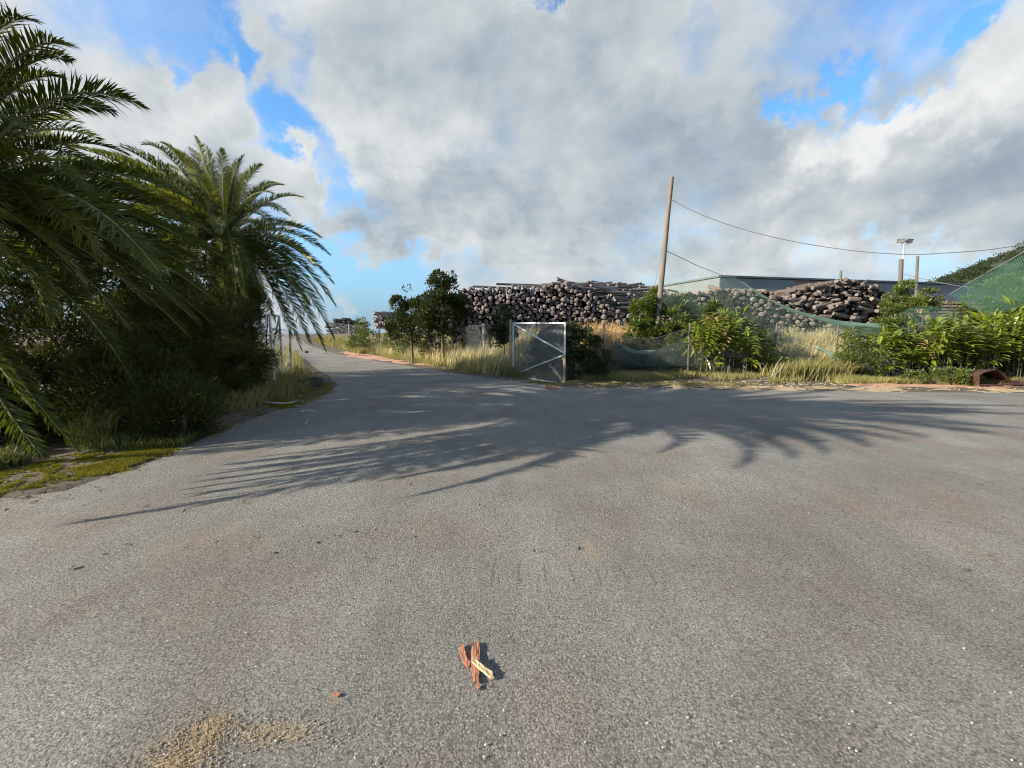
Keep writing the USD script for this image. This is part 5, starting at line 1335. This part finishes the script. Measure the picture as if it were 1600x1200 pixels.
def ginger(label, x0, x1, Ya, Yb, ztop, n, seed, dry=0.08, crest=None, size=1.0):
    rng = np.random.default_rng(seed)
    mid = at((x0 + x1) / 2, 560, (Ya + Yb) / 2)
    gz = float(height(mid[0], mid[1]))
    t = thing('ginger_clump', label, 'plants', (mid[0], mid[1], gz))
    for k in range(n):
        px, Yp = rng.uniform(x0, x1), rng.uniform(Ya, Yb)
        b = at(px, 560, Yp); b[2] = float(height(b[0], b[1]))
        py = np.interp(px, crest[0], crest[1]) + abs(rng.normal()) * 16 + (Yb - Yp) / (Yb - Ya) * 14
        tip = at(px + rng.normal() * 12, py, Yp - rng.uniform(.1, .6))
        ctrl = b * .45 + tip * .55 + [0, 0, .35]
        S = bez(b, ctrl, tip, 9)
        m = int(rng.integers(14, 19))
        tt = np.linspace(0.45, 1.0, m)
        P = bez(b, ctrl, tip, 60)[(tt * 59).astype(int)]
        T = unit(tip - b)
        az = rng.random() * 3.14
        sd = np.where(np.arange(m) % 2, 1.0, -1.0)
        o = np.stack([np.cos(az + rng.normal(size=m) * .5), np.sin(az + rng.normal(size=m) * .5), np.zeros(m)], 1) * sd[:, None]
        D = unit(o * 1.2 + np.array([0, -.25, .22]) + T * .35 * tt[:, None])
        N = unit(np.array([0, 0, 1.0]) - .4 * o)
        L = (0.40 + 0.22 * rng.random(m)) * size
        lf = leaves(P, D, N, L, L * .23, 'long', 0.22 + .25 * rng.random())
        st = obj('leafy_stalk', lf, 'grass_gold' if rng.random() < dry else 'leaf_ginger', t)
        obj('stem', tube(S, np.linspace(.014, .006, 9), 4, False), 'stem_dark', st, smooth=True)
    L = []
    for px in np.arange(x0 + 12, x1, 22):
        py = float(np.interp(px, crest[0], crest[1])) + 24 + rng.normal() * 13
        L.append((px, py, Ya + .3 + .5 * (Yb - Ya) * rng.random(), .42, .34)); L.append((px + 8, py + 26, Ya + .25, .40, .30))
    obj('leaf_canopy', crown(rng, lobes_at(L), 34 * len(L), .34, 6 * len(L), .26, up=.15, aspect=.27, seed=seed, zmin=gz + .5), 'leaf_ginger', t)


CR = ([1080, 1110, 1140, 1180, 1215, 1370, 1400, 1425, 1450, 1480, 1505, 1530, 1560, 1590, 1620, 1650], [512, 490, 486, 514, 545, 522, 504, 520, 500, 486, 500, 488, 508, 494, 512, 496])
ginger('broad leaved bright plants right of the leaning pole behind the wire fence', 1085, 1208, 14.7, 16.2, 0, 60, 231, .03, CR)
ginger('left clump of broad leaved plants beside the grey net heap', 1378, 1448, 13.8, 15.6, 0, 32, 232, .04, CR)
ginger('widest clump of broad leaved plants below the large blue green net', 1448, 1545, 13.4, 15.4, 0, 56, 233, .03, CR)
ginger('broad leaved plants with a few yellowed leaves behind the rusty sheet', 1545, 1660, 13.2, 15.0, 0, 52, 234, .14, CR)
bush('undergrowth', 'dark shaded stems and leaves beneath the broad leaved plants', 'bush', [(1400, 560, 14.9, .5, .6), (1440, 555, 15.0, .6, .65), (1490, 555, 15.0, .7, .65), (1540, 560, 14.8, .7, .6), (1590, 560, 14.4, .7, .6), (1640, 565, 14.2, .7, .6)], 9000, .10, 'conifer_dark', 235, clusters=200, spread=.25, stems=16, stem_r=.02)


bush('bright_tuft', 'yellow green leafy tuft beneath the crown of the second palm', 'shrub', [(384, 462, 12.3, .36, .5), (372, 440, 12.4, .3, .35), (398, 485, 12.2, .3, .4)], 3200, .10, 'leaf_bright', 240, clusters=70, spread=.2, aspect=.3)


# ---------------------------------------------------------------- grass
def grass(name, label, m, seed, n, h, w, region, lean=.35, hmap=None, tuft=0):
    """Blades over a region given as picture outline on the land, or as world polygon."""
    rng = np.random.default_rng(seed)
    poly = Polygon(region).buffer(0)
    shapely.prepare(poly)
    x0, y0, x1, y1 = poly.bounds
    p = np.c_[rng.uniform(x0, x1, n * 5), rng.uniform(y0, y1, n * 5)]
    p = p[shapely.contains_xy(poly, p[:, 0], p[:, 1])]
    if tuft:
        dens = meshkit.fbm(np.c_[p * tuft, np.zeros(len(p))], 3, seed)
        p = p[dens > .47 + .12 * (rng.random(len(p)) - .5)]
    p = p[:n]
    hh = np.full(len(p), h, float)
    hh *= 0.55 + 0.9 * meshkit.fbm(np.c_[p * 0.9, np.zeros(len(p))], 3, seed + 1)
    P = np.c_[p, height(p[:, 0], p[:, 1])]
    obj(name, blades(rng, P, hh, w, lean), m, kind='stuff', label=label, cat='grass')


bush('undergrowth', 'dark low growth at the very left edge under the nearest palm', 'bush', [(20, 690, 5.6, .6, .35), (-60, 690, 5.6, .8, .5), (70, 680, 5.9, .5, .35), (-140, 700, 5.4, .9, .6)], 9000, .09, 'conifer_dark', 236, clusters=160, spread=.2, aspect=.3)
W2 = lambda px, py, Y: tuple(at(px, py, Y)[:2])
lane_in = [(p[0] + .3, p[1] + .1) for p in FENCE_LANE[:7]]
grass('tall_grass', 'tall pale straw grass behind the fence along the lane', 'grass_straw', 301, 13000, 1.0, 0.027, lane_in + [(-9, 40), (-4.0, 32), (-0.5, 24), (1.2, 20), (1.2, 16.5)], .4)
grass('tall_grass', 'green stalks among the straw grass behind the lane fence', 'grass_green', 302, 5500, .9, 0.031, lane_in + [(-9, 40), (-4.0, 32), (-0.5, 24), (1.0, 20), (.8, 16.2)], .4, tuft=.7)
grass('tall_grass', 'shaded grass left of the lane beyond the left gate leaf', 'grass_mixed', 315, 6000, .7, 0.034, [(-8.9, 15.0), (-9.5, 18.6), (-15.0, 28.5), (-19.0, 35), (-26, 36), (-20, 24), (-12, 15)], .5)
grass('tall_grass', 'bleached tall grass leaning through the wire fence along the lane', 'grass_straw', 316, 9000, .95, .024, [(p[0] + .5, p[1]) for p in FENCE_LANE[:7]] + [(p[0] - .45 - .006 * p[1], p[1] - .3) for p in FENCE_LANE[:7]][::-1], .45)
verge = [(p[0] - .95 - .012 * p[1], p[1] - .6) for p in FENCE_LANE[:7]]
grass('verge_grass', 'dry yellow verge grass between the lane and its fence', 'grass_mixed', 303, 17000, .42, .014, [(p[0] + .1, p[1]) for p in FENCE_LANE[:7]] + verge[::-1], .55, tuft=.9)
grass('verge_grass', 'green bank at the far bend of the lane', 'grass_mixed', 304, 9000, .75, .03, [(-10, 32.5), (-11.6, 31), (-15.5, 36.5), (-21, 43.5), (-18, 44), (-13, 37)], .5)
grass('tall_grass', 'golden feathery grass between the dark bush and the glossy bush', 'grass_gold', 305, 3500, 1.05, 0.027, [W2(925, 560, 17), W2(998, 560, 17), W2(1000, 560, 20.5), W2(905, 560, 20.5)], .25)
grass('tall_grass', 'tall straw grass clumps below the stack behind the green netting', 'grass_straw', 306, 3250, 1.05, 0.027, [W2(1185, 560, 15.5), W2(1312, 560, 15.3), W2(1325, 560, 19), W2(1190, 560, 19.5)], .42, tuft=.9)
grass('tall_grass', 'green and straw grass around the fence post left of the tangled shrub', 'grass_mixed', 307, 2600, .72, 0.022, [W2(1190, 580, 13.9), W2(1330, 580, 13.6), W2(1330, 580, 15.4), W2(1190, 580, 15.5)], .5, tuft=1.1)
grass('verge_grass', 'low grass along the verge under the right hand plants', 'grass_mixed', 308, 9000, .26, .012, [W2(1200, 590, 12.9), W2(1380, 590, 12.6), W2(1660, 590, 11.9), W2(1660, 590, 13.3), W2(1380, 590, 14.0), W2(1200, 590, 14.2)], .6, tuft=1.2)
grass('verge_grass', 'short dull grass at the foot of the fence right of the white gate', 'grass_mixed', 309, 9000, .28, .012, [W2(815, 590, 14.4), W2(900, 590, 13.6), W2(1060, 590, 13.8), W2(1200, 590, 13.9), W2(1200, 590, 15.6), W2(1000, 590, 15.8), W2(830, 590, 15.4)], .6, tuft=1.0)
grass('verge_grass', 'grass around the foot of the gate post and sapling', 'grass_mixed', 310, 5000, .40, .014, [(-.1, 14.7), (.9, 14.4), (.5, 15.8), (-1.9, 19.2), (-2.6, 18.6)], .5)
grass('dry_grass', 'dry shaded grass under the left gate leaf', 'grass_mixed', 311, 4500, .42, 0.020, [G2(315, 660), G2(400, 640), G2(470, 618), G2(505, 598), G2(490, 585), (-8.6, 17), (-9.6, 12), (-7.6, 8.5)], .5, tuft=.9)
grass('dry_grass', 'tall dry grass tuft left of the left gate leaf', 'grass_straw', 312, 1100, .95, 0.020, [W2(372, 600, 10.6), W2(418, 600, 10.8), W2(418, 600, 11.6), W2(372, 600, 11.5)], .35)
grass('dry_grass', 'pale dry grass tuft at the palm foot near the asphalt edge', 'grass_green', 313, 300, .8, 0.010, [W2(105, 690, 5.2), W2(172, 690, 5.3), W2(180, 690, 5.9), W2(100, 690, 5.9)], .5)
grass('dry_grass', 'shaded grass beneath the palms along the mossy edge', 'grass_green', 314, 3500, .22, 0.015, [G2(-60, 750), G2(150, 712), G2(290, 700), G2(330, 668), G2(230, 660), G2(60, 700), G2(-80, 730)], .6, tuft=1.2)


def moss(label, seed, n, region, dens=.5, freq=2.2):
    """Cushions of tiny moss shoots, thinning out towards the edge."""
    rng = np.random.default_rng(seed)
    poly = Polygon(region).buffer(0)
    shapely.prepare(poly)
    x0, y0, x1, y1 = poly.bounds
    p = np.c_[rng.uniform(x0, x1, n * 6), rng.uniform(y0, y1, n * 6)]
    p = p[shapely.contains_xy(poly, p[:, 0], p[:, 1])]
    e = shapely.distance(poly.exterior, shapely.points(p[:, 0], p[:, 1]))
    q = np.c_[p * freq, np.zeros(len(p))]
    d = meshkit.fbm(q, 3, seed) * .5 + meshkit.fbm(q * 5, 3, seed + 3) * .5 - .22 * (1 - smooth01(e / .3))
    p = p[d + .10 * (rng.random(len(p)) - .5) > dens][:n]
    z = height(p[:, 0], p[:, 1])
    z = np.where(shapely.contains_xy(YARD, p[:, 0], p[:, 1]), z + .012, np.maximum(LAND(p[:, ::-1]), 0) - .002)
    obj('moss', blades(rng, np.c_[p, z], .028, .011, .9), 'moss_green', kind='stuff', label=label, cat='moss')


moss('yellow green moss creeping over the asphalt edge below the nearest palm', 321, 26000, [G2(-150, 820), G2(0, 782), G2(90, 770), G2(200, 738), G2(290, 706), G2(345, 672), G2(250, 680), G2(150, 705), G2(0, 735), G2(-200, 760)], .41)
moss('small mossy patch at the left gate beside the dark tyre', 322, 7000, [G2(420, 640), G2(500, 628), G2(530, 612), G2(524, 598), G2(480, 600), G2(430, 618)], .42, 1.6)
moss('mossy strip at the foot of the fence right of the white gate', 323, 9000, [G2(815, 598), G2(880, 606), G2(940, 606), G2(1080, 605), G2(1190, 606), G2(1190, 598), G2(1040, 595), G2(920, 594), G2(840, 592)], .46, 1.4)
moss('dark moss thinly spread over the shaded ground left of the lane', 324, 9000, [G2(290, 706), G2(400, 655), G2(500, 628), G2(430, 622), G2(330, 668)], .47, 1.8)

# ---------------------------------------------------------------- small objects
def splinter(name, label, cat, px, m, thick, lift, seed, bend=0.0, tilt=(0, 0)):
    rng = np.random.default_rng(seed)
    pts = np.array([ground(600 + x / 5.3333, 960 + y / 5.3333)[:2] for x, y in px])
    poly = Polygon(pts).buffer(0)
    ring = np.array(shapely.segmentize(poly.exterior, .012).coords)[:-1]
    ring += rng.normal(size=ring.shape) * .0012
    poly = Polygon(ring).buffer(0)
    c = np.array(poly.centroid.coords[0])
    x0, y0, x1, y1 = poly.bounds
    gx, gy = np.meshgrid(np.arange(x0, x1, .007), np.arange(y0, y1, .009))
    ip = np.c_[gx.ravel(), gy.ravel()] + rng.normal(size=(gx.size, 2)) * .001
    ip = ip[shapely.contains_xy(poly.buffer(-.003), ip[:, 0], ip[:, 1])]
    p = np.vstack([ring, ip]); n = len(p); nr = len(ring)
    t = Delaunay(p).simplices
    cc = p[t].mean(1); t = t[shapely.contains_xy(poly, cc[:, 0], cc[:, 1])]
    a, b, d = p[t[:, 0]], p[t[:, 1]], p[t[:, 2]]
    fl = np.cross(b - a, d - a) < 0; t[fl] = t[fl][:, ::-1]
    ax = unit(np.linalg.svd(p - c)[2][0]); s = (p - c) @ ax; w = (p - c) @ np.array([-ax[1], ax[0]])
    arch = bend * (1 - (w / (np.abs(w).max() + 1e-6)) ** 2)
    z = lift + arch + tilt[0] * (p[:, 0] - c[0]) + tilt[1] * (p[:, 1] - c[1])
    zt = z + thick * (.3 + 1.5 * meshkit.fbm(np.c_[w * 200, s * 22, 0 * s], 3, seed))
    v = np.vstack([np.c_[p, zt], np.c_[p, z]])
    k = np.arange(nr); k2 = (k + 1) % nr
    ccw = Polygon(ring).exterior.is_ccw
    side = np.vstack([np.c_[k, k + n, k2 + n], np.c_[k, k2 + n, k2]])
    if not ccw:
        side = side[:, ::-1]
    obj(name, (v, np.vstack([t, t[:, ::-1] + n, side])), m, smooth=40, label=label, cat=cat)


splinter('bark_strip', 'long red brown bark strip lying upright in the foreground, largest of the pieces', 'bark', [(745, 262), (770, 268), (792, 262), (798, 330), (796, 440), (794, 520), (790, 615), (768, 600), (745, 612), (738, 540), (728, 480), (722, 440), (725, 340), (735, 300)], 'bark_red', .007, .017, 401, .003)
splinter('bark_strip', 'smaller brown bark strip leaning against the left side of the long one', 'bark', [(640, 290), (668, 283), (672, 330), (686, 400), (716, 438), (718, 470), (690, 474), (672, 445), (655, 420), (640, 370), (626, 318)], 'bark_red', .007, .017, 402, .002)
splinter('wood_splinter', 'pale yellow wood splinter lying across the long bark strip', 'splinter', [(730, 430), (762, 436), (800, 478), (850, 500), (905, 540), (918, 570), (880, 570), (820, 530), (770, 495), (728, 462)], 'splinter_wood', .009, .030, 403, .001, tilt=(-.10, .12))
splinter('bark_flake', 'tiny bark flake below the lower end of the long bark strip', 'bark', [(770, 630), (800, 612), (806, 650), (785, 660)], 'bark_red', .006, .016, 404)
splinter('bark_flake', 'small orange bark flake on the asphalt left of the bark strips', 'bark', [(-430, 690), (-395, 680), (-360, 700), (-385, 720), (-425, 712)], 'bark_red', .005, .016, 405)


def twigs():
    for k, (label, pts, r) in enumerate([
        ('long pale stick lying in the shade before the left gate leaf', [(409, 632), (430, 634.5), (452, 632), (462, 630.5), (474, 634)], .028),
        ('curved thin stick between the left gate leaf and the mossy patch', [(436, 609), (450, 611), (462, 617), (470, 623)], .02),
        ('short pale stick on the asphalt edge nearest the camera', [(469, 647.5), (480, 646.5), (492, 645.5)], .02),
        ('tiny pale twig lying on the shaded asphalt', [(477, 667), (482, 662)], .013)]):
        P = np.array([ground(*p) for p in pts]); P[:, 2] = height(P[:, 0], P[:, 1]) + .05 + .02 * np.sin(np.arange(len(P)) * 2.1)
        obj('stick', tube(spline(P, 14), np.linspace(r, r * .45, 14) * (1 + .15 * np.sin(np.arange(14) * 1.7)), 6), 'stick_grey', smooth=True, label=label, cat='stick')
    for k, (label, pts, r) in enumerate([
        ('pale dead branch lying at the verge below the draped net', [(1160, 597), (1195, 597.5), (1225, 599)], .03),
        ('thin bare branch leaning up out of the verge grass near the draped net', [(1188, 592), (1210, 586), (1226, 566)], .018),
        ('bare forked twig left of the draped net', [(1206, 588), (1212, 572), (1222, 558)], .014)]):
        Y = 13.1
        P = np.array([at(*p, Y + .2 * i) for i, p in enumerate(pts)])
        P[:, 2] = np.maximum(P[:, 2], .05)
        obj('branch', tube(spline(P, 12), np.linspace(r, r * .4, 12), 6), 'stick_grey', smooth=True, label=label, cat='branch')


twigs()


def tyre():
    c = ground(487, 605)
    prof = [(.17, -.09), (.18, -.10), (.28, -.105), (.32, -.09), (.335, -.06), (.335, .06), (.32, .09), (.28, .105), (.18, .10), (.17, .09), (.20, .05), (.20, -.05)]
    n = 28
    a = np.arange(n) * 2 * np.pi / n
    v = np.array([[r * math.cos(q), r * math.sin(q), z] for q in a for r, z in prof])
    m = len(prof)
    q = [[i * m + j, ((i + 1) % n) * m + j, ((i + 1) % n) * m + (j + 1) % m, i * m + (j + 1) % m] for i in range(n) for j in range(m)]
    R = trimesh.transformations.euler_matrix(.12, -.08, 0)[:3, :3]
    obj('old_tyre', (v @ R.T + [c[0], c[1], .15], q), 'dark_rubber', smooth=40, label='black tyre lying flat beside the mossy patch at the lane', cat='tyre')


tyre()
g = ground(479, 554)
s = trimesh.creation.icosphere(2); v = np.array(s.vertices); v = v * (0.8 + .4 * meshkit.fbm(v * 2, 2, 3))[:, None] * [.14, .14, .11] + [g[0], g[1], height(g[0], g[1]) + .09]
obj('stone', (v, np.array(s.faces)), 'dark_rubber', smooth=True, label='small dark stone lying on the lane at its far bend', cat='stone')


def rusty():
    """A rusty sheet metal hood on its side, open towards the road, with a bar trailing to the right."""
    t = thing('rusty_hood', 'bent rusty metal sheet lying at the right end of the verge', 'scrap metal', ground(1545, 603))
    Y0, Y1 = 11.9, 12.9
    out = [(1530, 602), (1530.5, 594), (1530, 587), (1537, 582), (1547, 579), (1557, 577), (1565, 581), (1576, 590), (1587, 599)]
    f_ = np.array([at(px, py, Y0) for px, py in out]); f_[:, 2] = np.maximum(f_[:, 2], .04)
    b_ = f_ + np.array([.30, Y1 - Y0, -.02]); b_[:, 2] = np.maximum(b_[:, 2] * .85, .04)
    n = len(out)
    V = np.vstack([f_, b_, f_ * [1, 1, .97] + [.01, 0, 0], b_ * [1, 1, .97]])
    q = [[i, i + 1, n + i + 1, n + i] for i in range(n - 1)] + [[2 * n + i, 3 * n + i, 3 * n + i + 1, 2 * n + i + 1] for i in range(n - 1)] + [[i, 2 * n + i, 2 * n + i + 1, i + 1] for i in range(n - 1)]
    q += [[n + i, n + i + 1, 3 * n + i + 1, 3 * n + i] for i in range(n - 1)]
    obj('sheet', (V, q), 'rust_sheet', t)
    tv, tf = [], []
    gx, gy = np.meshgrid(np.linspace(0, 1, 12), np.linspace(0, 1, 6))
    p0, p1 = at(1574, 596, 12.1), at(1660, 592, 12.4)
    P = np.stack([p0[0] + (p1[0] - p0[0]) * gx, 12.0 + 0.8 * gy, .10 + .12 * gx + .05 * np.sin(gx * 9) * gy + .04 * gy], -1).reshape(-1, 3)
    i, j = np.meshgrid(np.arange(5), np.arange(11), indexing='ij')
    obj('flat_sheet', (P, np.stack([i * 12 + j, i * 12 + j + 1, (i + 1) * 12 + j + 1, (i + 1) * 12 + j], -1).reshape(-1, 4)), 'rust_sheet', t)
    obj('back_plate', (np.array([[*b_[0][:2], .02], *b_[1:8], [*b_[7][:2], .02]]) - [0, .03, 0], [[0, i, i + 1] for i in range(1, 8)]), 'rust_sheet', t)
    obj('bar', bar(at(1562, 600, 11.8), at(1645, 601, 11.6), .07, .05), 'rust_sheet', t)
    obj('flange', bar(at(1529, 601.5, 11.85), at(1566, 602, 11.8), .06, .04), 'rust_sheet', t)


rusty()
for k, (px, py, label) in enumerate([(858, 607.5, 'orange brown bark scrap on the asphalt below the white gate leaf'), (865, 608.5, 'second bark scrap right of the other one below the white gate leaf')]):
    c = ground(px, py)
    rng = np.random.default_rng(450 + k)
    v, f = box([-.10, -.04, 0], [.10, .04, .05]); v = v + rng.normal(size=v.shape) * .02
    obj('bark_scrap', (v + [c[0], c[1], .02], f), 'bark_red', label=label, cat='bark')


def fence_blocks():
    for k, (px, lab) in enumerate([(1137, 'left grey concrete stub behind the fence foot'), (1162, 'right grey concrete stub behind the fence foot')]):
        p = at(px, 592, 14.9); p[2] = 0
        obj('concrete_stub', bar(p - [0, 0, .1], p + [0.01, 0, .42], .11, .10, .015), 'post_dark', label=lab + ' below the broad leaved plants', cat='post')


fence_blocks()
